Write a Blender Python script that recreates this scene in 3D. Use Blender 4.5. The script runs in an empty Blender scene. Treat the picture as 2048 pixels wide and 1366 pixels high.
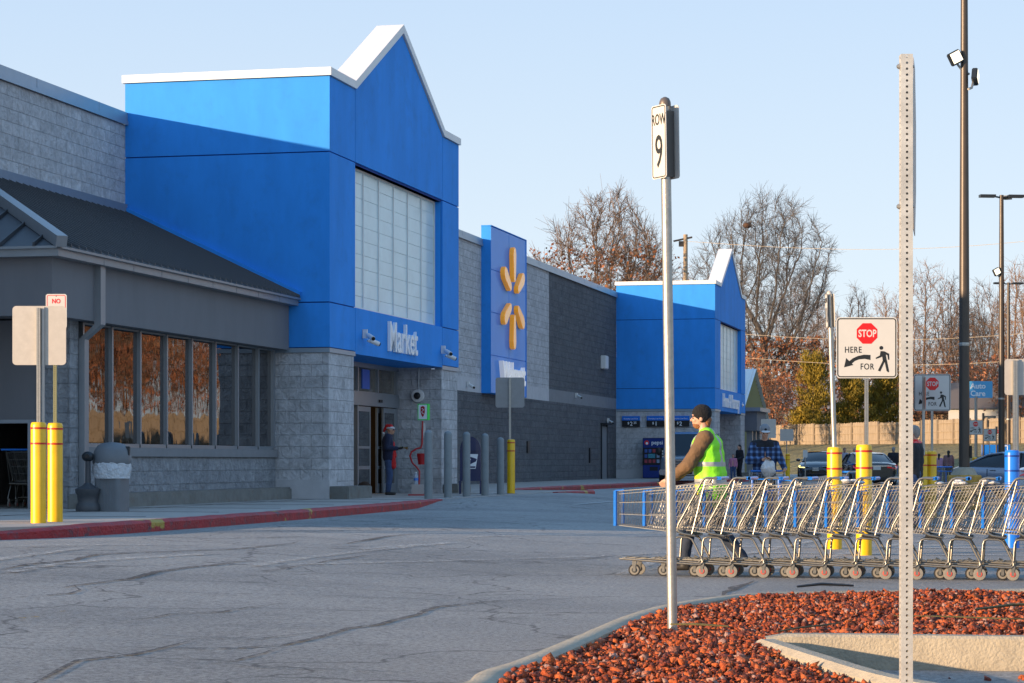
import bpy, bmesh, math, random
import numpy as np
from mathutils import Vector, Matrix, noise as mnoise
S = bpy.context.scene
COL = S.collection
R = math.radians
rnd = random.Random(7)
# ------------------------------------------------------------------ camera, sky, sun
CAMH = 1.18
FPX = 4551.0
cd = bpy.data.cameras.new("camera"); cam = bpy.data.objects.new("camera", cd); COL.objects.link(cam)
cam.location = (0, 0, CAMH); cam.rotation_euler = (R(90), 0, 0)
cd.lens = 80; cd.sensor_width = 36; cd.shift_y = 0.1167; cd.clip_end = 6000; cd.clip_start = 0.2
S.camera = cam
SUNAZ = Vector((-.86, -.50)).normalized(); SUNEL = R(8.4)
W = bpy.data.worlds.new("World"); S.world = W; W.use_nodes = True
nt = W.node_tree; nt.nodes.clear()
sky = nt.nodes.new("ShaderNodeTexSky"); sky.sky_type = 'NISHITA'; sky.sun_disc = False
sky.sun_elevation = R(17); sky.sun_rotation = math.atan2(SUNAZ.x, SUNAZ.y)
sky.altitude = 0; sky.air_density = 1.0; sky.dust_density = 0.2; sky.ozone_density = 3.0
bg = nt.nodes.new("ShaderNodeBackground"); bg.inputs[1].default_value = 0.60
wo = nt.nodes.new("ShaderNodeOutputWorld")
gm = nt.nodes.new("ShaderNodeGamma"); gm.inputs[1].default_value = 0.7
tcw = nt.nodes.new("ShaderNodeTexCoord"); sx_ = nt.nodes.new("ShaderNodeSeparateXYZ"); nt.links.new(tcw.outputs['Generated'], sx_.inputs[0])
rw = nt.nodes.new("ShaderNodeValToRGB"); nt.links.new(sx_.outputs[2], rw.inputs[0])
e = rw.color_ramp.elements; e[0].position = 0; e[0].color = (.78, .85, .89, 1); e[1].position = 1; e[1].color = (.20, .45, .88, 1)
q = e.new(.08); q.color = (.70, .80, .90, 1); q = e.new(.21); q.color = (.55, .70, .90, 1); q = e.new(.55); q.color = (.30, .54, .88, 1)
gs_ = nt.nodes.new("ShaderNodeMix"); gs_.data_type = 'RGBA'; gs_.blend_type = 'MULTIPLY'; gs_.inputs[0].default_value = 1; gs_.inputs[7].default_value = (.32, .32, .32, 1)
nt.links.new(sky.outputs[0], gm.inputs[0]); nt.links.new(gm.outputs[0], gs_.inputs[6])
mxw = nt.nodes.new("ShaderNodeMix"); mxw.data_type = 'RGBA'; mxw.inputs[0].default_value = .86
nt.links.new(gs_.outputs[2], mxw.inputs[6]); nt.links.new(rw.outputs[0], mxw.inputs[7]); nt.links.new(mxw.outputs[2], bg.inputs[0]); nt.links.new(bg.outputs[0], wo.inputs[0])
sd = bpy.data.lights.new("sun", 'SUN'); sun = bpy.data.objects.new("sun", sd); COL.objects.link(sun)
sd.energy = 4.8; sd.angle = R(0.55); sd.color = (1.0, .72, .45)
sdir = Vector((SUNAZ.x*math.cos(SUNEL), SUNAZ.y*math.cos(SUNEL), math.sin(SUNEL)))
sun.rotation_euler = sdir.to_track_quat('Z', 'Y').to_euler()
S.view_settings.view_transform = 'Standard'; S.view_settings.look = 'None'
S.view_settings.exposure = 0.84; S.view_settings.gamma = 1.0
# ------------------------------------------------------------------ coordinates
A = R(13.13); CA, SA = math.cos(A), math.sin(A)
def uv2xy(u, v): return (u*SA - v*CA, u*CA + v*SA)
def xy2uv(x, y): return (x*SA + y*CA, -x*CA + y*SA)
def P(px, Y, z=0.0): return Vector(((px-1024)/FPX*Y, Y, z))
def sm(a, b, t):
    t = max(0.0, min(1.0, (t-a)/(b-a))); return t*t*(3-2*t)
def gz(x, y):
    u, v = xy2uv(x, y)
    z = .22*sm(3.5, 11.8, v)
    z += .142*sm(9.2, 12.2, v)*sm(43.5, 47, u)*(1-sm(57.5, 60.5, u))
    return z
def ground_at(px, py):
    Y = CAMH*FPX/(py-922)
    for _ in range(30):
        X = (px-1024)/FPX*Y; Y = .5*Y+.5*(CAMH-gz(X, Y))*FPX/(py-922)
    return ((px-1024)/FPX*Y, Y)
# ------------------------------------------------------------------ mesh helpers
class MB:
    def __init__(s): s.v = []; s.f = []; s.m = []
    def add(s, V, F, mi=0):
        o = len(s.v); s.v.extend(tuple(p) for p in V)
        for f in F: s.f.append(tuple(i+o for i in f)); s.m.append(mi)
        return s
    def box(s, x0, y0, z0, x1, y1, z1, mi=0):
        if x0 > x1: x0, x1 = x1, x0
        if y0 > y1: y0, y1 = y1, y0
        if z0 > z1: z0, z1 = z1, z0
        return s.add([(x0,y0,z0),(x1,y0,z0),(x1,y1,z0),(x0,y1,z0),(x0,y0,z1),(x1,y0,z1),(x1,y1,z1),(x0,y1,z1)],
            [(0,3,2,1),(4,5,6,7),(0,1,5,4),(1,2,6,5),(2,3,7,6),(3,0,4,7)], mi)
    def prism(s, poly, d0, d1, plane='xz', mi=0):
        """poly in plane, extruded along the third axis from d0 to d1"""
        n = len(poly)
        def q(p, d):
            if plane == 'xz': return (p[0], d, p[1])
            if plane == 'xy': return (p[0], p[1], d)
            return (d, p[0], p[1])
        V = [q(p, d0) for p in poly]+[q(p, d1) for p in poly]
        F = [tuple(range(n)), tuple(range(2*n-1, n-1, -1))]+[(i, i+n, (i+1) % n+n, (i+1) % n) for i in range(n)]
        return s.add(V, F, mi)
    def tube(s, pts, r, n=8, mi=0, cap=True, sq=None):
        pts = [Vector(p) for p in pts]; N = len(pts)
        rs = r if isinstance(r, (list, tuple)) else [r]*N
        T = []
        for i in range(N):
            a = pts[max(0, i-1)]; b = pts[min(N-1, i+1)]
            T.append((b-a).normalized() if (b-a).length > 1e-9 else Vector((0,0,1)))
        up = Vector((0,0,1)) if abs(T[0].z) < .95 else Vector((1,0,0))
        nr = (up - T[0]*up.dot(T[0])).normalized(); V = []
        for i in range(N):
            nr = nr - T[i]*nr.dot(T[i])
            nr = nr.normalized() if nr.length > 1e-6 else T[i].orthogonal().normalized()
            b = T[i].cross(nr)
            for k in range(n):
                a = 2*math.pi*k/n + (math.pi/n if n == 4 else 0)
                V.append(pts[i]+(nr*math.cos(a)+b*math.sin(a))*rs[i])
        F = [(i*n+k, i*n+(k+1) % n, (i+1)*n+(k+1) % n, (i+1)*n+k) for i in range(N-1) for k in range(n)]
        if cap: F += [tuple(range(n-1, -1, -1)), tuple(range((N-1)*n, N*n))]
        return s.add(V, F, mi)
    def lathe(s, prof, n=20, c=(0,0,0), mi=0, axis='z'):
        V = []
        for r, z in prof:
            for k in range(n):
                a = 2*math.pi*k/n; p = (r*math.cos(a), r*math.sin(a), z)
                if axis == 'y': p = (p[0], p[2], p[1])
                if axis == 'x': p = (p[2], p[0], p[1])
                V.append((p[0]+c[0], p[1]+c[1], p[2]+c[2]))
        N = len(prof)
        F = [(i*n+k, i*n+(k+1) % n, (i+1)*n+(k+1) % n, (i+1)*n+k) for i in range(N-1) for k in range(n)]
        F += [tuple(range(n-1, -1, -1)), tuple(range((N-1)*n, N*n))]
        return s.add(V, F, mi)
    def ell(s, c, r, n=12, mi=0, M=None):
        V = []; F = []; c = Vector(c)
        for i in range(1, n):
            t = math.pi*i/n
            for k in range(2*n):
                a = math.pi*k/n
                p = Vector((r[0]*math.sin(t)*math.cos(a), r[1]*math.sin(t)*math.sin(a), r[2]*math.cos(t)))
                V.append((M @ p if M else p)+c)
        m = 2*n
        for i in range(n-2):
            for k in range(m): F.append((i*m+k, (i+1)*m+k, (i+1)*m+(k+1) % m, i*m+(k+1) % m))
        t = Vector((0,0,r[2])); b = -t
        V += [(M @ t if M else t)+c, (M @ b if M else b)+c]; a = len(V)
        for k in range(m): F.append((a-2, k, (k+1) % m)); F.append((a-1, (n-2)*m+(k+1) % m, (n-2)*m+k))
        return s.add(V, F, mi)
    def cap(s, p0, r0, p1, r1, n=12, mi=0):
        p0 = Vector(p0); p1 = Vector(p1); d = p1-p0; L = d.length or 1e-6; t = d/L
        pts = []; rs = []
        for k in range(5):
            a = math.pi/2*(1-k/4.0); pts.append(p0 - t*r0*math.sin(a)); rs.append(max(r0*math.cos(a), r0*.05))
        for k in range(5):
            a = math.pi/2*k/4.0; pts.append(p1 + t*r1*math.sin(a)); rs.append(max(r1*math.cos(a), r1*.05))
        return s.tube(pts, rs, n, mi)
    def xf(s, M, start=0):
        for i in range(start, len(s.v)): s.v[i] = tuple(M @ Vector(s.v[i]))
        return s
    def obj(s, name, mats, parent=None, smooth=None, bevel=0):
        me = bpy.data.meshes.new(name); me.from_pydata(s.v, [], s.f)
        if not isinstance(mats, (list, tuple)): mats = [mats]
        for m in mats: me.materials.append(m)
        if len(mats) > 1: me.polygons.foreach_set('material_index', s.m)
        if bevel:
            b = bmesh.new(); b.from_mesh(me); bmesh.ops.remove_doubles(b, verts=b.verts, dist=1e-5)
            bmesh.ops.bevel(b, geom=[e for e in b.edges if e.is_manifold and e.calc_face_angle(0) > .5], offset=bevel, segments=2, affect='EDGES', clamp_overlap=True)
            b.to_mesh(me); b.free()
        if smooth is not None:
            me.polygons.foreach_set('use_smooth', [True]*len(me.polygons))
            me.set_sharp_from_angle(angle=smooth)
        me.update()
        o = bpy.data.objects.new(name, me); COL.objects.link(o)
        if parent: o.parent = parent
        return o
def tag(o, label=None, cat=None, group=None, kind=None):
    if label: o['label'] = label
    if cat: o['category'] = cat
    if group: o['group'] = group
    if kind: o['kind'] = kind
    return o
def thing(name, label, cat, loc=(0,0,0), rz=0, group=None):
    o = bpy.data.objects.new(name, None); COL.objects.link(o); o.empty_display_size = .2
    o.location = loc; o.rotation_euler = (0,0,rz)
    return tag(o, label, cat, group)
def kids(o): return [c for c in COL.objects if c.parent == o]
def copy_tree(o, loc=None, rz=None, label=None, group=None, scale=None, parent=None):
    src = {}
    for c in COL.objects:
        if c.parent: src.setdefault(c.parent, []).append(c)
    def rec(a, par):
        c = a.copy(); COL.objects.link(c); c.parent = par
        for k in src.get(a, []): rec(k, c)
        return c
    n = rec(o, parent)
    if loc is not None: n.location = loc
    if rz is not None: n.rotation_euler = (0,0,rz)
    if scale is not None: n.scale = (scale,)*3 if isinstance(scale, (int, float)) else scale
    if label: n['label'] = label
    if group: n['group'] = group
    return n
TMPS = bpy.data.scenes.new("temp_build")
def evaluated(o):
    """mesh of o with its modifiers, worked out in a small scene of its own"""
    TMPS.collection.objects.link(o); vl = TMPS.view_layers[0]; vl.update(); dg = vl.depsgraph; dg.update()
    me = bpy.data.meshes.new_from_object(o.evaluated_get(dg), depsgraph=dg); TMPS.collection.objects.unlink(o); return me
def text(body, size=1.0, extr=.01, off=0, sx=1.0, space=1.0, align='CENTER', shear=0):
    """letters centred on the origin in the local x/z plane, raised toward -y"""
    cu = bpy.data.curves.new("t", 'FONT'); cu.body = body; cu.size = size; cu.extrude = extr/2; cu.offset = off
    cu.align_x = align; cu.align_y = 'BOTTOM_BASELINE'; cu.space_character = space; cu.resolution_u = 3; cu.shear = shear
    o = bpy.data.objects.new("t", cu); me = evaluated(o)
    V = [(v.co.x*sx, -v.co.z-extr/2, v.co.y) for v in me.vertices]; F = [tuple(p.vertices) for p in me.polygons]
    bpy.data.objects.remove(o); bpy.data.curves.remove(cu); bpy.data.meshes.remove(me)
    return V, F
def addtext(mb, x, y, z, body, size, mi=0, **k):
    V, F = text(body, size, **k); return mb.add([(a+x, b+y, c+z) for a, b, c in V], F, mi)
# ------------------------------------------------------------------ materials
def mat(name, col, rough=.6, metal=0, var=0, vs=4.0, bump=0, bs=20.0, spec=.5, emis=None, es=1, coat=0, alpha=1, trans=0, dirt=0, dcol=(.1,.09,.08), bd=.02, aniso=None, ior=None):
    m = bpy.data.materials.new(name); m.use_nodes = True; n = m.node_tree.nodes; L = m.node_tree.links
    b = n['Principled BSDF']; b.inputs['Base Color'].default_value = (*col, 1); b.inputs['Roughness'].default_value = rough
    b.inputs['Metallic'].default_value = metal; b.inputs['Specular IOR Level'].default_value = spec
    b.inputs['Coat Weight'].default_value = coat; b.inputs['Alpha'].default_value = alpha; b.inputs['Transmission Weight'].default_value = trans
    if ior: b.inputs['IOR'].default_value = ior
    if emis: b.inputs['Emission Color'].default_value = (*emis, 1); b.inputs['Emission Strength'].default_value = es
    tc = n.new('ShaderNodeTexCoord')
    co = tc.outputs['Object']; base = None
    if var:
        t = n.new('ShaderNodeTexNoise'); t.inputs['Scale'].default_value = vs; t.inputs['Detail'].default_value = 6; t.inputs['Roughness'].default_value = .65
        if aniso:
            mp = n.new('ShaderNodeMapping'); mp.inputs['Scale'].default_value = aniso; L.new(co, mp.inputs[0]); L.new(mp.outputs[0], t.inputs['Vector'])
        else: L.new(co, t.inputs['Vector'])
        mr = n.new('ShaderNodeMapRange'); mr.inputs[1].default_value = .3; mr.inputs[2].default_value = .7; mr.inputs[3].default_value = 1-var; mr.inputs[4].default_value = 1+var
        L.new(t.outputs[0], mr.inputs[0])
        mx = n.new('ShaderNodeMix'); mx.data_type = 'RGBA'; mx.blend_type = 'MULTIPLY'; mx.inputs[0].default_value = 1
        mx.inputs[6].default_value = (*col, 1); L.new(mr.outputs[0], mx.inputs[7]); base = mx.outputs[2]
        L.new(base, b.inputs['Base Color'])
    if dirt:
        t = n.new('ShaderNodeTexNoise'); t.inputs['Scale'].default_value = vs*1.7; t.inputs['Detail'].default_value = 8; t.inputs['Roughness'].default_value = .7; L.new(co, t.inputs['Vector'])
        mr = n.new('ShaderNodeMapRange'); mr.inputs[1].default_value = .52; mr.inputs[2].default_value = .68; mr.inputs[3].default_value = 0; mr.inputs[4].default_value = dirt; L.new(t.outputs[0], mr.inputs[0])
        mx = n.new('ShaderNodeMix'); mx.data_type = 'RGBA'; mx.inputs[7].default_value = (*dcol, 1); L.new(mr.outputs[0], mx.inputs[0])
        if base: L.new(base, mx.inputs[6])
        else: mx.inputs[6].default_value = (*col, 1)
        base = mx.outputs[2]; L.new(base, b.inputs['Base Color'])
    if bump:
        t = n.new('ShaderNodeTexNoise'); t.inputs['Scale'].default_value = bs; t.inputs['Detail'].default_value = 5; L.new(co, t.inputs['Vector'])
        bn = n.new('ShaderNodeBump'); bn.inputs['Strength'].default_value = bump; bn.inputs['Distance'].default_value = bd; L.new(t.outputs[0], bn.inputs['Height']); L.new(bn.outputs[0], b.inputs['Normal'])
    return m
def mat_block(name, c1, c2, cm, bw=.5, bh=.25, rough=.9, bump=1.0, rowlight=0):
    """split-faced concrete block: courses, mortar joints, chipped faces"""
    m = bpy.data.materials.new(name); m.use_nodes = True; n = m.node_tree.nodes; L = m.node_tree.links
    b = n['Principled BSDF']; b.inputs['Roughness'].default_value = rough; b.inputs['Specular IOR Level'].default_value = .25
    tc = n.new('ShaderNodeTexCoord'); sp = n.new('ShaderNodeSeparateXYZ'); L.new(tc.outputs['Object'], sp.inputs[0])
    ad = n.new('ShaderNodeMath'); L.new(sp.outputs[0], ad.inputs[0]); L.new(sp.outputs[1], ad.inputs[1])
    wob = n.new('ShaderNodeTexNoise'); wob.inputs['Scale'].default_value = 9; L.new(tc.outputs['Object'], wob.inputs['Vector'])
    wm = n.new('ShaderNodeMath'); wm.operation = 'MULTIPLY_ADD'; wm.inputs[1].default_value = .022; L.new(wob.outputs[0], wm.inputs[0]); L.new(sp.outputs[2], wm.inputs[2])
    cb = n.new('ShaderNodeCombineXYZ'); L.new(ad.outputs[0], cb.inputs[0]); L.new(wm.outputs[0], cb.inputs[1])
    br = n.new('ShaderNodeTexBrick'); L.new(cb.outputs[0], br.inputs['Vector'])
    br.inputs['Color1'].default_value = (*c1, 1); br.inputs['Color2'].default_value = (*c2, 1); br.inputs['Mortar'].default_value = (*cm, 1)
    br.inputs['Scale'].default_value = 1; br.inputs['Brick Width'].default_value = bw; br.inputs['Row Height'].default_value = bh
    br.inputs['Mortar Size'].default_value = .009; br.inputs['Mortar Smooth'].default_value = .5; br.inputs['Bias'].default_value = 0
    t = n.new('ShaderNodeTexNoise'); t.inputs['Scale'].default_value = 2.2; t.inputs['Detail'].default_value = 8; t.inputs['Roughness'].default_value = .7; L.new(tc.outputs['Object'], t.inputs['Vector'])
    mr = n.new('ShaderNodeMapRange'); mr.inputs[1].default_value = .3; mr.inputs[2].default_value = .7; mr.inputs[3].default_value = .8; mr.inputs[4].default_value = 1.15; L.new(t.outputs[0], mr.inputs[0])
    mx = n.new('ShaderNodeMix'); mx.data_type = 'RGBA'; mx.blend_type = 'MULTIPLY'; mx.inputs[0].default_value = 1; L.new(br.outputs[0], mx.inputs[6]); L.new(mr.outputs[0], mx.inputs[7])
    n1 = n.new('ShaderNodeTexNoise'); n1.inputs['Scale'].default_value = 7; n1.inputs['Detail'].default_value = 6; n1.inputs['Roughness'].default_value = .62; n1.inputs['Distortion'].default_value = .8; L.new(tc.outputs['Object'], n1.inputs['Vector'])
    m5 = n.new('ShaderNodeMapRange'); m5.inputs[1].default_value = .36; m5.inputs[2].default_value = .62; m5.inputs[3].default_value = .84; m5.inputs[4].default_value = 1.10; L.new(n1.outputs[0], m5.inputs[0])  # relief shade put into the colour: hollows of the bump noise painted darker
    x5 = n.new('ShaderNodeMix'); x5.data_type = 'RGBA'; x5.blend_type = 'MULTIPLY'; x5.inputs[0].default_value = 1; L.new(mx.outputs[2], x5.inputs[6]); L.new(m5.outputs[0], x5.inputs[7]); L.new(x5.outputs[2], b.inputs['Base Color'])
    sb = n.new('ShaderNodeMath'); sb.operation = 'MULTIPLY'; sb.inputs[1].default_value = .9; L.new(br.outputs['Fac'], sb.inputs[0])
    s2 = n.new('ShaderNodeMath'); s2.operation = 'SUBTRACT'; L.new(n1.outputs[0], s2.inputs[0]); L.new(sb.outputs[0], s2.inputs[1])
    bn = n.new('ShaderNodeBump'); bn.inputs['Strength'].default_value = bump; bn.inputs['Distance'].default_value = .09; L.new(s2.outputs[0], bn.inputs['Height']); L.new(bn.outputs[0], b.inputs['Normal'])
    return m
BLUE = (.032, .285, .80)
M = dict(
 blue=mat('blue_stucco', BLUE, .75, var=.10, vs=1.1, dirt=.22, dcol=(.03,.16,.42), bump=.25, bs=60, spec=.3, bd=.01, aniso=(1,1,.3)),
 bluejoint=mat('blue_joint', (.003,.05,.26), .8),
 bluepanel=mat('blue_metal_panel', (.02,.27,.80), .5, metal=0, var=.05, vs=.8, spec=.4, coat=.15),
 white=mat('white_metal', (.78,.76,.73), .45, var=.04, vs=2),
 coping=mat('grey_coping', (.30,.37,.44), .4, metal=.35, var=.06, vs=3),
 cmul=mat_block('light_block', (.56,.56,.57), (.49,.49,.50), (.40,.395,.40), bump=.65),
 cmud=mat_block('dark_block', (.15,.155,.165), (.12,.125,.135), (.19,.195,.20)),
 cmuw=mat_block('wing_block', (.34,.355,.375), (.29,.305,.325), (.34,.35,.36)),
 smoothl=mat('smooth_light_block', (.52,.52,.53), .85, var=.08, vs=3, bump=.2, bs=40),
 smoothd=mat('smooth_dark_block', (.22,.225,.235), .85, var=.08, vs=3, bump=.2, bs=40),
 fascia=mat('grey_stucco', (.17,.17,.18), .8, var=.07, vs=1.5, bump=.3, bs=70, bd=.01, aniso=(1,1,.3)),
 gutter=mat('grey_gutter', (.27,.29,.31), .38, metal=.3, var=.05),
 roof=mat('grey_metal_roof', (.07,.072,.078), .5, metal=.3, var=.08, vs=2),
 alum=mat('aluminium_frame', (.33,.36,.39), .38, metal=.6, var=.04),
 darkalum=mat('dark_frame', (.03,.035,.04), .4, metal=.4),
 concrete=mat('concrete', (.40,.34,.25), .9, var=.16, vs=5, bump=.5, bs=60, dirt=.35, dcol=(.16,.14,.12)),
 walk=mat('walk_concrete', (.40,.36,.32), .9, var=.13, vs=1.6, bump=.3, bs=80, dirt=.3, dcol=(.16,.14,.12)),
 footing=mat('footing', (.19,.19,.175), .9, var=.2, vs=3, bump=.5, bs=40, dirt=.4, dcol=(.16,.10,.06)),
 yellow=mat('yellow_sleeve', (.86,.50,.0), .36, spec=.5, var=.06, vs=3, dirt=.3, dcol=(.45,.25,.03), coat=.3),
 redband=mat('red_band', (.55,.02,.01), .4),
 bluesleeve=mat('blue_sleeve', (.01,.18,.72), .3, coat=.3, var=.03),
 blueband=mat('dark_blue_band', (.005,.05,.28), .4),
 bollard=mat('grey_bollard', (.21,.24,.25), .5, var=.08, vs=4, bump=.1, bs=50, dirt=.2),
 galv=mat('galvanised', (.40,.385,.35), .42, metal=.75, var=.14, vs=22, bump=.06, bs=60),
 alback=mat('sign_back', (.50,.46,.41), .55, metal=.3, var=.07, vs=9),
 signwhite=mat('sign_white', (.58,.56,.52), .45, var=.03),
 signblack=mat('sign_black', (.012,.014,.014), .5),
 signred=mat('sign_red', (.72,.008,.008), .4),
 steel=mat('cart_steel', (.27,.25,.215), .36, metal=.8, var=.2, vs=30),
 wire=mat('cart_wire', (.27,.26,.24), .42, metal=.7, var=.2, vs=30),
 cartblue=mat('cart_blue', (.01,.17,.62), .35, coat=.3, var=.12, vs=25),
 rubber=mat('rubber', (.012,.012,.014), .7),
 wheelgrey=mat('wheel_grey', (.20,.185,.16), .6, var=.15, vs=40),
 wheelred=mat('wheel_red', (.50,.07,.05), .5, var=.2, vs=40),
 black=mat('black', (.008,.008,.009), .5),
 dark=mat('dark_interior', (.02,.02,.022), .9),
 lamppole=mat('bronze_pole', (.075,.058,.045), .42, metal=.3, var=.1, vs=3),
 wood=mat('fence_wood', (.30,.235,.165), .9, var=.3, vs=3, bump=.4, bs=30, aniso=(4,4,.25)),
 orange=mat('orange_sign', (.85,.36,.012), .35, coat=.5, spec=.6, emis=(1,.40,.02), es=.16),
 letterlit=mat('lit_letter', (.78,.80,.82), .4, emis=(1,.95,.85), es=.12),
 letter=mat('letter_white', (.88,.90,.92), .4),
 panelglass=mat('translucent_panel', (.66,.80,.80), .35, spec=.6, var=.10, vs=1.0, coat=.2),
)
# ------------------------------------------------------------------ setting: ground, asphalt, walk, kerbs, island, hill
def mat_glass():
    m = bpy.data.materials.new('mirror_glass'); m.use_nodes = True; n = m.node_tree.nodes; L = m.node_tree.links
    b = n['Principled BSDF']; b.inputs['Base Color'].default_value = (.20, .20, .205, 1); b.inputs['Metallic'].default_value = 1; b.inputs['Roughness'].default_value = .02
    tc = n.new('ShaderNodeTexCoord'); mp = n.new('ShaderNodeMapping'); mp.inputs['Scale'].default_value = (1, 1, .55); L.new(tc.outputs['Object'], mp.inputs[0])
    t = n.new('ShaderNodeTexNoise'); t.inputs['Scale'].default_value = 1.5; t.inputs['Detail'].default_value = 2.5; t.inputs['Roughness'].default_value = .45; L.new(mp.outputs[0], t.inputs['Vector'])
    bn = n.new('ShaderNodeBump'); bn.inputs['Strength'].default_value = .28; bn.inputs['Distance'].default_value = .02; L.new(t.outputs[0], bn.inputs['Height']); L.new(bn.outputs[0], b.inputs['Normal'])
    d = n.new('ShaderNodeBsdfDiffuse'); d.inputs[0].default_value = (.012, .014, .018, 1)
    mx = n.new('ShaderNodeMixShader'); mx.inputs[0].default_value = .85; L.new(d.outputs[0], mx.inputs[1]); L.new(b.outputs[0], mx.inputs[2])
    L.new(mx.outputs[0], n['Material Output'].inputs[0]); return m
M['mirror'] = mat_glass()
def mat_asphalt(name, c0, c1, grain=.35, paint=None):
    m = bpy.data.materials.new(name); m.use_nodes = True; n = m.node_tree.nodes; L = m.node_tree.links
    b = n['Principled BSDF']; b.inputs['Roughness'].default_value = .88; b.inputs['Specular IOR Level'].default_value = .3
    tc = n.new('ShaderNodeTexCoord'); co = tc.outputs['Object']
    def N(s, d=4, r=.6, dist=0):
        t = n.new('ShaderNodeTexNoise'); t.inputs['Scale'].default_value = s; t.inputs['Detail'].default_value = d; t.inputs['Roughness'].default_value = r; t.inputs['Distortion'].default_value = dist; L.new(co, t.inputs['Vector']); return t.outputs[0]
    big = N(.22, 6, .62, .6); mr = n.new('ShaderNodeMapRange'); mr.inputs[1].default_value = .36; mr.inputs[2].default_value = .64; L.new(big, mr.inputs[0])
    mx = n.new('ShaderNodeMix'); mx.data_type = 'RGBA'; mx.inputs[6].default_value = (*c0, 1); mx.inputs[7].default_value = (*c1, 1); L.new(mr.outputs[0], mx.inputs[0])
    fine = N(24, 9, .95); m2 = n.new('ShaderNodeMapRange'); m2.inputs[1].default_value = .40; m2.inputs[2].default_value = .60; m2.inputs[3].default_value = 1-grain; m2.inputs[4].default_value = 1+grain; L.new(fine, m2.inputs[0])
    x2 = n.new('ShaderNodeMix'); x2.data_type = 'RGBA'; x2.blend_type = 'MULTIPLY'; x2.inputs[0].default_value = 1; L.new(mx.outputs[2], x2.inputs[6]); L.new(m2.outputs[0], x2.inputs[7])
    out = x2.outputs[2]
    if not paint:   # oil stains
        st = N(.9, 5, .6, 1.2); m3 = n.new('ShaderNodeMapRange'); m3.inputs[1].default_value = .62; m3.inputs[2].default_value = .74; m3.inputs[4].default_value = .5; L.new(st, m3.inputs[0])
        x3 = n.new('ShaderNodeMix'); x3.data_type = 'RGBA'; x3.inputs[7].default_value = (.045,.045,.048,1); L.new(m3.outputs[0], x3.inputs[0]); L.new(out, x3.inputs[6]); out = x3.outputs[2]
    if not paint:   # fine crack network
        wv = n.new('ShaderNodeTexNoise'); wv.inputs['Scale'].default_value = .8; wv.inputs['Detail'].default_value = 6; L.new(co, wv.inputs['Vector'])
        va = n.new('ShaderNodeVectorMath'); va.operation = 'MULTIPLY_ADD'; va.inputs[1].default_value = (1.6,1.6,1.6); L.new(wv.outputs['Color'], va.inputs[0]); L.new(co, va.inputs[2])
        vo = n.new('ShaderNodeTexVoronoi'); vo.feature = 'DISTANCE_TO_EDGE'; vo.inputs['Scale'].default_value = .33; L.new(va.outputs[0], vo.inputs['Vector'])
        m4 = n.new('ShaderNodeMapRange'); m4.inputs[1].default_value = .002; m4.inputs[2].default_value = .009; m4.inputs[3].default_value = .6; m4.inputs[4].default_value = 0; L.new(vo.outputs['Distance'], m4.inputs[0])
        x4 = n.new('ShaderNodeMix'); x4.data_type = 'RGBA'; x4.inputs[7].default_value = (.07,.07,.07,1); L.new(m4.outputs[0], x4.inputs[0]); L.new(out, x4.inputs[6]); out = x4.outputs[2]
    L.new(out, b.inputs['Base Color'])
    bn = n.new('ShaderNodeBump'); bn.inputs['Strength'].default_value = .8; bn.inputs['Distance'].default_value = .03; L.new(fine, bn.inputs['Height'])
    gr = N(2.0, 4, .5); b2 = n.new('ShaderNodeBump'); b2.inputs['Strength'].default_value = .35; b2.inputs['Distance'].default_value = .05; L.new(gr, b2.inputs['Height']); L.new(bn.outputs[0], b2.inputs['Normal']); b3 = n.new('ShaderNodeBump'); b3.inputs['Strength'].default_value = .5; b3.inputs['Distance'].default_value = .22; L.new(N(.5, 3, .5), b3.inputs['Height']); L.new(b2.outputs[0], b3.inputs['Normal']); L.new(b3.outputs[0], b.inputs['Normal'])
    if paint:
        tr = n.new('ShaderNodeBsdfTransparent'); ms = n.new('ShaderNodeMixShader'); w = N(14, 8, .75); q = n.new('ShaderNodeMapRange')
        q.inputs[1].default_value = paint; q.inputs[2].default_value = paint+.12; L.new(w, q.inputs[0]); L.new(q.outputs[0], ms.inputs[0]); L.new(b.outputs[0], ms.inputs[2]); L.new(tr.outputs[0], ms.inputs[1])
        L.new(ms.outputs[0], n['Material Output'].inputs[0])
    return m
M['asphalt'] = mat_asphalt('asphalt', (.27,.268,.26), (.385,.375,.355), grain=.6)
M['seal'] = mat_asphalt('crack_seal', (.085,.088,.095), (.13,.13,.135), .4, paint=.42)
M['paintw'] = mat_asphalt('worn_white_paint', (.60,.60,.58), (.66,.66,.63), .15, paint=.475)
M['paintf'] = mat_asphalt('fresh_white_paint', (.55,.55,.54), (.6,.6,.58), .15, paint=.36)
M['painty'] = mat_asphalt('worn_yellow_paint', (.45,.30,.06), (.45,.30,.06), .2, paint=.5)
def mat_kerb():
    m = mat('red_kerb_paint', (.36,.022,.026), .6, var=.28, vs=3.5, bump=.8, bs=26, dirt=1.0, dcol=(.07,.06,.075), bd=.03)
    n = m.node_tree.nodes; L = m.node_tree.links; b = n['Principled BSDF']; src = b.inputs['Base Color'].links[0].from_socket
    tc = n.new('ShaderNodeTexCoord'); t = n.new('ShaderNodeTexNoise'); t.inputs['Scale'].default_value = 1.1; t.inputs['Detail'].default_value = 6; L.new(tc.outputs['Object'], t.inputs[0])
    mr = n.new('ShaderNodeMapRange'); mr.inputs[1].default_value = .615; mr.inputs[2].default_value = .63; L.new(t.outputs[0], mr.inputs[0])
    x = n.new('ShaderNodeMix'); x.data_type = 'RGBA'; x.inputs[7].default_value = (.42,.30,.05,1); L.new(mr.outputs[0], x.inputs[0]); L.new(src, x.inputs[6]); L.new(x.outputs[2], b.inputs['Base Color'])
    return m
M['kerbred'] = mat_kerb()
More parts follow.
